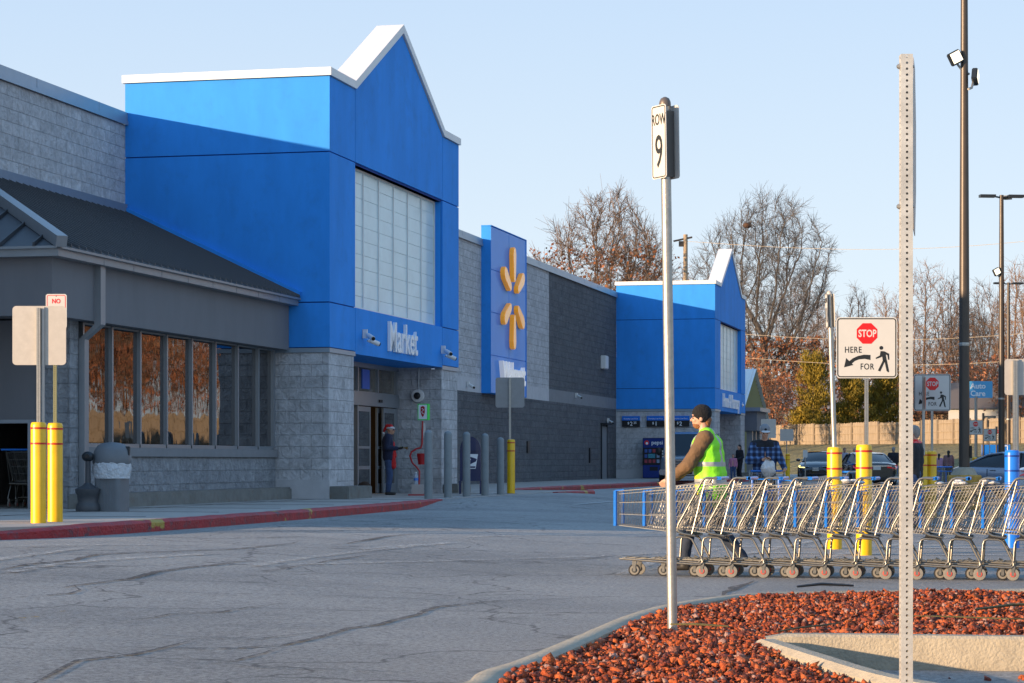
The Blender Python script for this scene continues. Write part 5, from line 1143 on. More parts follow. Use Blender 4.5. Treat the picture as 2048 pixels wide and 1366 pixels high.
def person(lab, loc, rz, H, top, legs, hair, J=None, yaw=0, nod=0, skin='skin', vox=.012, cat='person', topfn=None, bulk=1.0, hairkind='short', curl=.6, group=None, gloves=None, fold=.006):
    t = thing('person', lab, cat, loc, rz, group); t.scale = (H/1.78,)*3
    j = dict(pel=(0,0,.95), chest=(0,.0,1.30), neck=(0,-.01,1.50), head=(0,.02,1.655),
             shR=(.185,0,1.445), elR=(.25,-.02,1.16), wrR=(.25,.10,.92), shL=(-.185,0,1.445), elL=(-.25,-.02,1.16), wrL=(-.25,.10,.92),
             hipR=(.095,0,.92), knR=(.10,.03,.50), anR=(.10,-.01,.09), hipL=(-.095,0,.92), knL=(-.10,.03,.50), anL=(-.10,-.01,.09), hdR=None, hdL=None)
    if J: j.update(J)
    V = {k: (Vector(v) if v is not None else None) for k, v in j.items()}
    hd = V['head']; Rm = Matrix.Rotation(yaw, 4, 'Z') @ Matrix.Rotation(nod, 4, 'X')
    def hp(x, y, z): return hd + Rm @ Vector((x, y, z))
    b = MB(); R3 = Rm.to_3x3()
    b.ell(hp(0,-.008,.02), (.074,.094,.098), 12, M=R3); b.ell(hp(0,.022,-.045), (.055,.066,.062), 10, M=R3); b.cap(hp(0,.085,.0), .011, hp(0,.104,-.025), .014, 8); b.ell(hp(0,.05,-.088), (.028,.026,.022), 8, M=R3)
    for s in (-1, 1): b.ell(hp(s*.076,-.005,-.01), (.011,.020,.032), 8, M=R3); b.ell(hp(s*.034,.066,-.028), (.022,.02,.022), 8, M=R3)
    b.ell(hp(0,.08,-.058), (.024,.014,.009), 6, M=R3); b.ell(hp(0,.078,.032), (.05,.018,.012), 6, M=R3)
    b.cap(V['neck']-Vector((0,0,.05)), .058, hp(0,-.02,-.06), .052)
    b.cap(V['neck']-Vector((0,0,.06)), .07, V['chest'], .10)
    for s in 'RL':
        sh, el, wr = V['sh'+s], V['el'+s], V['wr'+s]
        b.cap(V['neck']-Vector((0,0,.06)), .05, sh, .048); b.cap(sh, .045, el, .036); b.cap(el, .036, wr, .024)
        d = V['hd'+s] or (wr-el); hand(b, wr, d, (V['chest']-wr).normalized()+Vector((0,0,.2)), curl, 1, 1 if s == 'R' else -1)
        b.cap(V['hip'+s], .08, V['kn'+s], .05); b.cap(V['kn'+s], .05, V['an'+s], .035)
    b.cap(V['chest'], .10, V['pel'], .10)
    body = remesh(b, 'body', [M[skin], gloves or M[skin]], t, vox*.75, (lambda c, n: 1 if (gloves and c.z < 1.3 and abs(c.x) > .1) else 0) if gloves else None, 3)
    for s in (-1, 1):
        e = MB(); e.ell(hp(s*.031,.086,-.002), (.011,.007,.007), 6, M=R3); e.obj('eye', M['darkcloth'], t, smooth=3)
    # top
    b = MB(); k = bulk
    ch, pe = V['chest'], V['pel']; up = (V['neck']-ch)
    for x in (-.085, .085): b.cap(ch+Vector((x,0,.05)), .115*k, pe+Vector((x*.9,0,-.02)), .105*k); b.cap(ch+Vector((x,0,.08)), .112*k, V['neck']+Vector((x*.6,-.01,-.09)), .07*k)
    b.cap(V['neck']-Vector((0,0,.05)), .078, V['neck']+Vector((0,.0,.0)), .066)
    for s in 'RL':
        sh, el, wr = V['sh'+s], V['el'+s], V['wr'+s]; b.cap(ch+Vector((0,0,.12)), .09*k, sh, .072*k); b.cap(sh, .070*k, el, .056*k); b.cap(el, .056*k, wr+(el-wr)*.08, .042*k)
    o = remesh(b, 'jacket', top, t, vox, topfn, 5, fold)
    b = MB()
    for s in 'RL':
        b.cap(pe, .115, V['hip'+s], .108); b.cap(V['hip'+s], .105, V['kn'+s], .074); b.cap(V['kn'+s], .074, V['an'+s]+Vector((0,0,.02)), .058)
    remesh(b, 'trousers', legs, t, vox, None, 4, fold)
    for s in 'RL':
        a = V['an'+s]; b = MB(); b.cap(a+Vector((0,-.03,-.045)), .042, a+Vector((0,.15,-.055)), .034); b.cap(a+Vector((0,0,.02)), .045, a+Vector((0,.0,-.04)), .045)
        z0 = a.z-.09
        b.v = [(x, y, max(z, z0)) for x, y, z in b.v]; remesh(b, 'shoe', M['shoe'], t, .012, None, 2)
    if hair:
        b = MB(); b.ell(hp(0,-.022,.032), (.083,.098,.100), 12, M=R3)
        if hairkind == 'short': b.cap(hp(0,-.06,-.02), .062, hp(0,-.05,-.06), .05)
        if hairkind == 'long': b.cap(hp(0,-.06,0), .07, hp(0,-.085,-.22), .055)
        b.v = [tuple(v) for v in b.v]
        o = remesh(b, 'hair', hair, t, .014, None, 2, .006, 30)
    t['_'] = 0; del t['_']
    return t, hp, R3, V
# worker in the hi-vis vest
def wtop(c, n): return 0
wk, hp, R3, V = person('worker in black beanie and hi vis vest leaning on the pushed cart row', zg(P(1420, 24.25)), R(78), 1.78, M['brownduck'], mat('dark_jeans', (.02,.03,.055), .85), None,
  dict(pel=(0,-.02,.95), chest=(0,.03,1.28), neck=(.01,.05,1.49), head=(.02,.10,1.64), shL=(-.20,.03,1.42), elL=(-.27,.20,1.13), wrL=(-.13,.42,.985), hdL=(.25,.6,-.45), shR=(.20,.05,1.42), elR=(.26,.22,1.15), wrR=(.16,.40,1.0),
       hipL=(-.1,-.02,.92), knL=(-.10,.20,.52), anL=(-.10,.26,.10), hipR=(.1,-.02,.92), knR=(.10,-.08,.49), anR=(.10,-.34,.13)), yaw=R(6), vox=.010, bulk=1.3, fold=.010)
b = MB(); k = 1.40; ch, pe = V['chest'], V['pel']
for x in (-.085, .085): b.cap(ch+Vector((x,0,.05)), .118*k, pe+Vector((x*.95,0,-.10)), .118*k); b.cap(ch+Vector((x,0,.08)), .112*k, V['neck']+Vector((x*.75,-.01,-.085)), .07*k)
b.cap(ch+Vector((-.1,0,.1)), .09*k, V['shL']+Vector((.06,-.01,.02)), .07*k); b.cap(ch+Vector((.1,0,.1)), .09*k, V['shR']+Vector((-.06,-.01,.02)), .07*k)
def vest(c, n):
    if .93 < c.z-c.y*.0 < .985 or 1.12 < c.z < 1.175: return 1
    if c.z > 1.17 and .095 < abs(c.x) < .145: return 1
    if c.z < 1.02 and c.y > .10: return 2
    return 0
remesh(b, 'safety_vest', [M['hivis'], M['reflect'], mat('vest_yellow', (.85,.80,.02), .6)], wk, .012, vest, 4, .010, 8)
b = MB(); b.ell(hp(0,-.012,.05), (.088,.107,.098), 14, M=R3); b.cap(hp(0,-.02,.02), .090, hp(0,-.005,.05), .092)
remesh(b, 'beanie', mat('beanie_black', (.008,.008,.010), .95, bump=1, bs=60), wk, .011, None, 3, .004, 30)
b = MB(); b.cap(hp(0,-.055,-.02), .06, hp(0,-.06,-.07), .045); b.ell(hp(0,.03,-.075), (.052,.06,.045), 8, M=R3); remesh(b, 'hair_and_beard', mat('ginger_hair', (.28,.11,.04), .8, bump=1, bs=60), wk, .011, None, 2, .005, 40)
# plaid jacket man
def mat_plaid(name, c0, c1, c2, s=9):
    m = bpy.data.materials.new(name); m.use_nodes = True; n = m.node_tree.nodes; L = m.node_tree.links; b = n['Principled BSDF']; b.inputs['Roughness'].default_value = .9
    tc = n.new('ShaderNodeTexCoord'); out = []
    for ax in ('X', 'Z'):
        w = n.new('ShaderNodeTexWave'); w.wave_type = 'BANDS'; w.bands_direction = ax; w.inputs['Scale'].default_value = s/6.28*1.0; w.inputs['Distortion'].default_value = .6; L.new(tc.outputs['Object'], w.inputs[0]); r = n.new('ShaderNodeMapRange'); r.inputs[1].default_value = .45; r.inputs[2].default_value = .75; L.new(w.outputs['Fac'], r.inputs[0]); out.append(r.outputs[0])
    a = n.new('ShaderNodeMath'); a.operation = 'ADD'; L.new(out[0], a.inputs[0]); L.new(out[1], a.inputs[1]); h = n.new('ShaderNodeMath'); h.operation = 'MULTIPLY'; h.inputs[1].default_value = .5; L.new(a.outputs[0], h.inputs[0])
    cr = n.new('ShaderNodeValToRGB'); L.new(h.outputs[0], cr.inputs[0]); e = cr.color_ramp.elements; e[0].color = (*c0, 1); e[1].color = (*c2, 1); q = e.new(.5); q.color = (*c1, 1); L.new(cr.outputs[0], b.inputs['Base Color']); return m
pl, hp, R3, V = person('man in blue plaid jacket and grey cap looking down at a phone', zg(P(1529, 38.6)), R(180), 1.81, [mat_plaid('blue_plaid', (.012,.018,.045), (.03,.065,.16), (.12,.22,.42), 22), M['darkcloth']], M['darkcloth'], M['hairb'],
  dict(head=(0,.06,1.635), shR=(.17,0,1.42), shL=(-.17,0,1.42), neck=(0,.0,1.47), elR=(.27,.04,1.15), wrR=(.07,.28,1.17), hdR=(-.6,.5,.05), elL=(-.27,.06,1.16), wrL=(-.30,.30,1.02), hdL=(0,.8,-.3)), nod=R(-18), vox=.011, bulk=1.12, topfn=lambda c, n: 1 if (c.z > 1.38 and abs(c.x) < .15) or c.z > 1.46 else 0, fold=.008)
cg = mat('cap_grey', (.22,.23,.25), .9); cw = mat('cap_white', (.55,.55,.55), .9)
b = MB(); b.ell(hp(0,-.012,.052), (.088,.106,.082), 14, M=R3); remesh(b, 'cap', [cg, cw], pl, .011, lambda c, n: 0 if n.y > .25 or c.z > 1.73 else 1, 2)
b = MB(); b.ell(hp(0,.125,.045), (.075,.062,.010), 10, M=R3); b.obj('cap_brim', cw, pl, smooth=3)
b = MB(); b.ell(hp(0,.092,.07), (.022,.010,.022), 8, M=R3); b.obj('cap_badge', M['darkcloth'], pl, smooth=3)
ph = MB(); ph.box(-.035,-.07,-.005,.035,.07,.005); o = ph.obj('phone', M['black'], None); w_ = pl.matrix_basis @ Vector((0,.37,1.19)); o.location = Vector((0,0,0)); tag(o, 'phone in the right hand of the man in the plaid jacket', 'phone')
pl_s = 1.81/1.78; o.location = Vector((pl.location.x-0.0*pl_s+.02, pl.location.y-.36*pl_s, pl.location.z+1.20*pl_s)); o.rotation_euler = (R(30), 0, R(80))
# Santa hat man
sp_, hp, R3, V = person('bell ringer in red Santa hat and red apron beside the entrance door', P(777, 54, WZ), R(-94), 1.70, mat('navy_jacket', (.012,.018,.05), .85, bump=.5, bs=20), M['denim'], None,
  dict(head=(0,.06,1.62), neck=(0,.03,1.49), chest=(0,-.01,1.28), elR=(.27,-.02,1.17), wrR=(.16,.24,1.16), hdR=(0,1,.05), elL=(-.27,-.02,1.17), wrL=(-.12,.22,1.16), hdL=(.1,1,0)), yaw=R(-8), vox=.012, bulk=1.28, gloves=M['darkcloth'])
RD = mat('apron_red', (.55,.012,.012), .8, bump=.4, bs=20)
b = MB()
b.cap((0,.105,1.30), .05, (0,.12,.98), .085); 
for x in (-.06, .06): b.cap((x,.10,1.02), .07, (x,.115,.72), .075)
b.cap((-.05,.08,1.38), .03, (-.05,.11,1.25), .04); b.cap((.05,.08,1.38), .03, (.05,.11,1.25), .04); remesh(b, 'apron', RD, sp_, .013, None, 4, .006)
b = MB(); b.ell(hp(0,-.01,.045), (.095,.112,.05), 12, M=R3); remesh(b, 'hat_brim', mat('hat_white', (.62,.62,.64), .95, bump=1, bs=50), sp_, .012, None, 3, .006, 30)
b = MB(); b.cap(hp(0,-.02,.07), .082, hp(0,-.09,.09), .06); b.cap(hp(0,-.09,.09), .06, hp(0,-.16,.01), .035); b.cap(hp(0,-.16,.01), .035, hp(0,-.18,-.05), .02); remesh(b, 'hat', RD, sp_, .013, None, 3)
b = MB(); b.ell(hp(0,-.19,-.08), (.03,.03,.03), 8); b.obj('hat_bobble', M['letter'], sp_, smooth=3)
b = MB(); b.ell(hp(0,.078,.0), (.07,.03,.018), 8, M=R3); b.obj('sunglasses', mat('shades', (.01,.02,.07), .15), sp_, smooth=3)
b = MB(); b.cap((.03,.08,1.42), .02, (.02,.12,1.25), .028); b.cap((-.03,.08,1.42), .02, (-.02,.12,1.28), .028); b.obj('scarf', mat('scarf', (.35,.30,.04), .9, var=.6, vs=30), sp_, smooth=3)
b = MB(); b.lathe([(.012,0),(.02,.04),(.03,.07),(.045,.10)], 12); b.tube([(0,0,-.08),(0,0,0)], .01, 8); o = b.obj('hand_bell', mat('bell_brass', (.5,.35,.12), .3, metal=.8), None, smooth=.6)
o.location = (sp_.location.x+.36, sp_.location.y, sp_.location.z+1.13); o.rotation_euler = (0, R(100), 0); tag(o, 'small brass bell in the hand of the man with the red hat', 'bell')
# other shoppers
person('grey haired man in dark jacket with red collar behind the tall near post', zg(P(1829, 39.5)), R(60), 1.80, [mat('charcoal', (.02,.024,.03), .9), M['signred']], M['denim'], M['hairg'], vox=.014, bulk=1.15, topfn=lambda c, n: 1 if c.z > 1.475 else 0)
person('person in long black coat by the far entrance left of the plaid jacket man', P(1479, 104, .25), R(120), 1.68, M['darkcloth'], M['darkcloth'], M['hairk'], dict(wrR=(.2,.3,1.05), wrL=(-.2,.3,1.05)), vox=.022, hairkind='long', bulk=1.2)
person('child in pink top beside the far entrance, behind the worker', P(1466, 103, .25), R(170), 1.25, mat('pink', (.5,.18,.28), .8), M['denim'], M['hairk'], vox=.022, hairkind='long')
person('woman with dark hair and pale top between the two black sedans', zg(P(1689.5, 112)), R(180), 1.66, mat('pale_blue_top', (.32,.34,.42), .9), M['darkcloth'], M['hairk'], vox=.022, hairkind='long')
person('white haired shopper half hidden behind the rear facing black sedan', zg(P(1709, 115)), R(150), 1.66, mat('pale_top', (.35,.33,.32), .9), M['darkcloth'], M['hairg'], vox=.022)
person('grey haired man in black jacket walking away right of the black sedan', zg(P(1787, 101)), R(10), 1.74, M['darkcloth'], mat('green_pants', (.04,.06,.05), .9), M['hairg'], dict(wrR=(.2,.35,1.0), wrL=(-.2,.35,1.0)), vox=.02, bulk=1.25)
person('girl in pink top walking away beyond the touching yellow bollards', zg(P(1878, 122)), R(-20), 1.55, mat('pink_top', (.45,.25,.36), .9), mat('blue_skirt', (.05,.1,.3), .9), M['hairk'], vox=.022, hairkind='long')
person('woman in red and white plaid shirt walking away left of the lamp post', zg(P(1897, 118)), R(-12), 1.72, mat_plaid('red_plaid', (.05,.02,.03), (.25,.08,.08), (.45,.4,.4), 30), M['darkcloth'], M['hairk'], vox=.022, hairkind='long', bulk=1.2)
person('dark clad person far off above the silver sedan boot', zg(P(1984, 125)), R(-20), 1.64, M['darkcloth'], M['darkcloth'], M['hairk'], vox=.022, bulk=1.2)
# ------------------------------------------------------------------ cars
M['carglass'] = mat('car_glass', (.012,.018,.024), .10, spec=.45, coat=.1)
M['chrome'] = mat('chrome', (.55,.55,.56), .18, metal=1)
M['headlamp'] = mat('headlamp_lit', (.9,.85,.4), .2, emis=(1,.85,.25), es=1.6); M['headoff'] = mat('headlamp_clear', (.35,.37,.4), .1, coat=1); M['tail'] = mat('tail_lamp', (.45,.006,.012), .15, coat=1, emis=(1,.02,.02), es=.08)
def car(name, lab, loc, rz, paint, L=4.85, W=1.84, H=1.46, belt=.93, hood=.98, kind='sedan', lit=False, plate_txt='', zl=.22):
    t = thing(name, lab, 'car' if kind == 'sedan' else 'van', loc, rz)
    h = L/2; w = W/2
    if kind == 'sedan':
        st = [(-h,.72*w,.42,.80,.86),(-h+.06,.86*w,.30,.93,1.00),(-h+.35,.97*w,zl,1.0,1.06),(-h+.9,w,zl,1.0,1.07),(-.6,w,zl,.98,1.02),(.7,w,zl,.96,1.0),(h-1.35,w,zl,.93,1.0),(h-.7,.98*w,zl,.86,.94),(h-.25,.92*w,zl,.74,.82),(h-.04,.80*w,.28,.60,.68),(h,.62*w,.36,.52,.56)]
        gh = [(-h+.45,.80*w,1.02,.78*w,1.03),(-h+1.25,.86*w,1.0,.64*w,H-.07),(-h+1.75,.88*w,.98,.66*w,H-.01),(-.1,.90*w,.97,.68*w,H),(.55,.89*w,.96,.66*w,H-.04),(h-1.15,.84*w,.95,.80*w,.97)]
    else:
        st = [(-h,.95*w,.45,1.1,1.15),(-h+.05,w,.4,1.15,1.2),(0,w,.38,1.15,1.2),(h-1.3,w,.38,1.15,1.22),(h-.7,.98*w,.38,1.12,1.2),(h-.12,.93*w,.40,1.05,1.13),(h,.88*w,.45,.98,1.05)]
        gh = [(-h+.02,.95*w,1.16,.86*w,H-.05),(-h+.2,.97*w,1.16,.88*w,H),(h-2.0,.97*w,1.16,.88*w,H),(h-1.5,.96*w,1.17,.84*w,H-.08),(h-.85,.90*w,1.18,.86*w,1.2)]
    b = MB(); V = []
    for x, hw_, z0, z1, zc in st:
        half = [(0,z0),(hw_*.90,z0),(hw_*.985,z0+.10),(hw_,z0+(z1-z0)*.55),(hw_*.985,z1-.09),(hw_*.93,z1-.01),(hw_*.6,(z1+zc)/2+.02),(0,zc)]
        V += [(x, y, z) for y, z in half]+[(x, -y, z) for y, z in half[-2:0:-1]]
    n = 14; b.add(V, [(i*n+k, i*n+(k+1) % n, (i+1)*n+(k+1) % n, (i+1)*n+k) for i in range(len(st)-1) for k in range(n)]+[tuple(range(n)), tuple(len(V)-1-k for k in range(n))])
    b.obj('body', paint, t, smooth=.7)
    g_ = MB(); V = []; rf = MB(); RV = []
    for x, hb, zb, ht, zt in gh:
        half = [(hb, zb), (ht*1.02, zt-.06 if zt-zb > .2 else zb+.01), (ht*.9, zt-.015 if zt-zb > .2 else zb+.015), (0, zt)]
        V += [(x, y, z) for y, z in half]+[(x, -y, z) for y, z in half[-2::-1]]
    n = 7; g_.add(V, [(i*n+k, i*n+k+1, (i+1)*n+k+1, (i+1)*n+k) for i in range(len(gh)-1) for k in range(n-1)]); g_.obj('windows', M['carglass'], t, smooth=.6)
    mid = [q for q in gh if q[4] > H-.12]
    for x, hb, zb, ht, zt in mid:
        half = [(ht*1.03, zt-.065), (ht*.91, zt-.01), (0, zt+.006)]; RV += [(x, y, z) for y, z in half]+[(x, -y, z) for y, z in half[-2::-1]]
    rf.add(RV, [(i*5+k, i*5+k+1, (i+1)*5+k+1, (i+1)*5+k) for i in range(len(mid)-1) for k in range(4)]); rf.obj('roof', paint, t, smooth=.8)
    for s in (-1, 1):
        for (a, c) in ((0, 1), (1, 2), (len(gh)-2, len(gh)-1)) if kind == 'sedan' else ((len(gh)-2, len(gh)-1), (0, 1)):
            A_, B_ = gh[a], gh[c]; pb_ = MB(); pa = (A_[0], s*A_[3]*1.02, A_[4]-.05 if A_[4]-A_[2] > .2 else A_[2]); pc = (B_[0], s*B_[3]*1.02, B_[4]-.05 if B_[4]-B_[2] > .2 else B_[2]); pb_.tube([pa, pc], .032, 6); pb_.obj('pillar', paint, t)
        if kind == 'sedan':
            pb_ = MB(); pb_.tube([(-.1, s*.905*w, .97), (-.1, s*.70*w, H-.06)], .028, 4); pb_.obj('pillar', M['black'], t)
            pb_ = MB(); pb_.tube([(-1.05, s*.99*w, .885), (-.85, s*1.0*w, .89)], .016, 6); pb_.obj('door_handle', M['chrome'], t)
            pb_ = MB(); pb_.tube([(x, s*y*1.0, z) for x, y, z in ((-h+.95,.93*w,1.005),(-.4,.945*w,.99),(.6,.94*w,.975),(h-1.3,.9*w,.96))], .010, 4); pb_.obj('window_trim', M['chrome'], t)
            for x in (-1.15, -.1, .95): q = MB(); q.box(x, s*w*.985, .40, x+.012, s*(w+.004), .93); q.obj('door_seam', M['black'], t)
        mi = thing('mirror', None, None); mi.parent = t; mi.location = (h-1.55 if kind == 'sedan' else h-1.0, s*(w+.08), 1.02 if kind == 'sedan' else 1.35)
        q = MB(); q.ell((0,0,0), (.06,.11,.075) if kind == 'sedan' else (.06,.10,.17), 8); q.obj('shell', paint if kind == 'sedan' else M['black'], mi, smooth=3)
    wr = .335 if kind == 'sedan' else .38
    for sx in (-h+1.02, h-.92):
        for s in (-1, 1):
            q = MB(); q.lathe([(.001, 0), (wr+.05, .001), (wr+.055, .004)], 24, (0,0,0), 0, 'y');  # black disc on the body side, painted shade for the wheel arch
            wt = thing('wheel', None, None); wt.parent = t; wt.location = (sx, s*w, wr); wt.rotation_euler = (0,0,0 if s > 0 else math.pi)
            q.obj('arch_shade_disc', M['black'], wt); q = MB(); q.lathe([(wr*.68,-.2),(wr*.97,-.19),(wr,-.16),(wr,.0),(wr*.97,.018),(wr*.68,.02)], 28, axis='y'); q.obj('tyre', M['rubber'], wt, smooth=.6)
            q = MB(); q.lathe([(wr*.2,.005),(wr*.66,-.02),(wr*.70,.015),(wr*.66,.018)], 24, axis='y')
            q.obj('rim', M['darkalum'], wt, smooth=.5); q = MB()
            for k in range(5):
                a = 2*math.pi*k/5
                for da in (-.09, .09): q.tube([(.04*math.cos(a), .016, .04*math.sin(a)), (wr*.67*math.cos(a+da), .012, wr*.67*math.sin(a+da))], .018, 4)
            q.obj('spokes', M['chrome'], wt)
    # front end
    if kind == 'sedan':
        q = MB(); q.prism([(-.40*W*.75,.60),(.40*W*.75,.60),(.36*W*.8,.70),(-.36*W*.8,.70)], h-.02, h+.012, 'yz'); q.v = [(x-(abs(y)**2)*.13, y, z) for x, y, z in q.v]; q.obj('grille', M['black'], t)
        q = MB(); q.tube([(h-.01-.13*y*y, y, .705-.03*(abs(y) < .3)) for y in np.linspace(-.58,.58,13)], .013, 5); q.obj('grille_trim', M['chrome'], t)
        q = MB(); q.prism([(-.62,.33),(.62,.33),(.55,.50),(-.55,.50)], h-.02, h+.02, 'yz'); q.v = [(x-(abs(y)**2)*.16, y, z) for x, y, z in q.v]; q.obj('lower_intake', M['black'], t)
        for s in (-1, 1):
            q = MB(); q.add([(h-.055,s*.52,.64),(h-.28,s*.86,.70),(h-.45,s*.885,.80),(h-.12,s*.55,.735)], [(0,1,2,3)] if s > 0 else [(3,2,1,0)]); q.obj('headlight', M['headoff'], t)
            if lit:
                q = MB(); q.tube([(h-.035,s*.54,.66),(h-.22,s*.80,.665),(h-.30,s*.84,.72),(h-.25,s*.78,.76)], .020, 6); q.obj('lit_lamp', M['headlamp'], t)
            q = MB(); q.add([(-h-.0,s*.42,.80),(-h+.0,s*.42,.91),(-h+.14,s*.86,.93),(-h+.40,s*.905,.90),(-h+.30,s*.905,.80),(-h+.06,s*.78,.76)], [(0,1,2,3,4,5)]); q.v = [(x-.03, y*1.01, z) for x, y, z in q.v]; q.obj('tail_light', M['tail'], t)
        q = MB(); q.box(-h-.035,-.62,.86,-h-.01,.62,.90); q.obj('boot_trim', M['chrome'], t)
        q = MB(); q.prism([(-.7,.30),(.7,.30),(.62,.42),(-.62,.42)], -h-.02, -h+.1, 'yz'); q.obj('rear_valance', M['black'], t)
    else:
        q = MB(); q.box(h-.02,-.72,.72,h+.02,.72,1.02); q.obj('grille', M['chrome'], t)
        q = MB()
        for z in (.745,.81,.875,.94): q.box(h+.019,-.40,z,h+.025,.40,z+.042)
        q.obj('grille_slots', M['black'], t)
        for s in (-1, 1): q = MB(); q.box(h+.0,s*.47,.75,h+.027,s*.68,1.0); q.obj('headlight', M['headoff'], t)
        q = MB(); q.box(h-.1,-.95,.42,h+.12,.95,.64); q.obj('bumper', M['chrome'], t, bevel=.03)
        q = MB(); q.box(h+.118,-.35,.45,h+.124,.35,.55); q.obj('intake', M['black'], t)
        q = MB(); q.ell((h+.03,0,.88), (.012,.12,.05), 8); q.obj('emblem', M['chrome'], t, smooth=3)
        q = MB()
        for s in (-.5, .5): q.tube([(h-.9,s-.25,1.21),(h-.98,s+.25,1.30)], .012, 4)
        q.obj('wipers', M['black'], t)
    q = MB(); x0 = h+.014 if kind == 'sedan' else h+.125
    if plate_txt:
        sgn_ = 1 if plate_txt[0] != '<' else -1; tx_ = plate_txt.strip('<')
        q.box(sgn_*(h+.02 if sgn_ > 0 else h+.03), -.155, .50 if sgn_ > 0 else .72, sgn_*(h+.032 if sgn_ > 0 else h+.045), .155, .65 if sgn_ > 0 else .86, 0)
        V_, F_ = text(tx_, .12, extr=.003, sx=.8)
        if sgn_ > 0: q.add([(h+.034-p[1]*.5, p[0], p[2]+.535) for p in V_], F_, 1)
        q.obj('number_plate', [M['signwhite'], M['signblack']], t)
    return t
black = mat('black_paint', (.008,.009,.012), .18, coat=1, spec=.7); silver = mat('silver_blue_paint', (.22,.26,.33), .3, metal=.5, coat=1); whitep = mat('white_paint', (.6,.6,.6), .3, coat=1); vanp = mat('slate_van_paint', (.09,.12,.155), .35, metal=.2, coat=.8)
car('sedan', 'black sedan facing us with a lit headlight left of the yellow bollards', at(1641, 112), R(-90)-A+R(0), black, lit=True, plate_txt='BL0A13')
car('sedan', 'black sedan seen from behind with red tail lamps between the yellow bollards', at(1729, 95.5), R(90)+R(3), black, W=1.86, plate_txt='<A')
car('sedan', 'silver blue sedan side on at the right edge behind the blue bollard', (*P(2068, 71.5)[:2], .0), math.atan2(-.62,.78), silver, L=5.05, W=1.9, H=1.49)
car('sedan', 'white sedan cut off by the right edge, in front of the silver one', (*P(2215, 62.5)[:2], .0), math.atan2(-.35,.93), whitep, L=4.7)
car('van', 'dark slate van facing us at the kerb behind the worker', (*P(1381, 91.5)[:2], .21), R(-90)-A+R(3), vanp, L=5.4, W=2.02, H=2.12, kind='van')
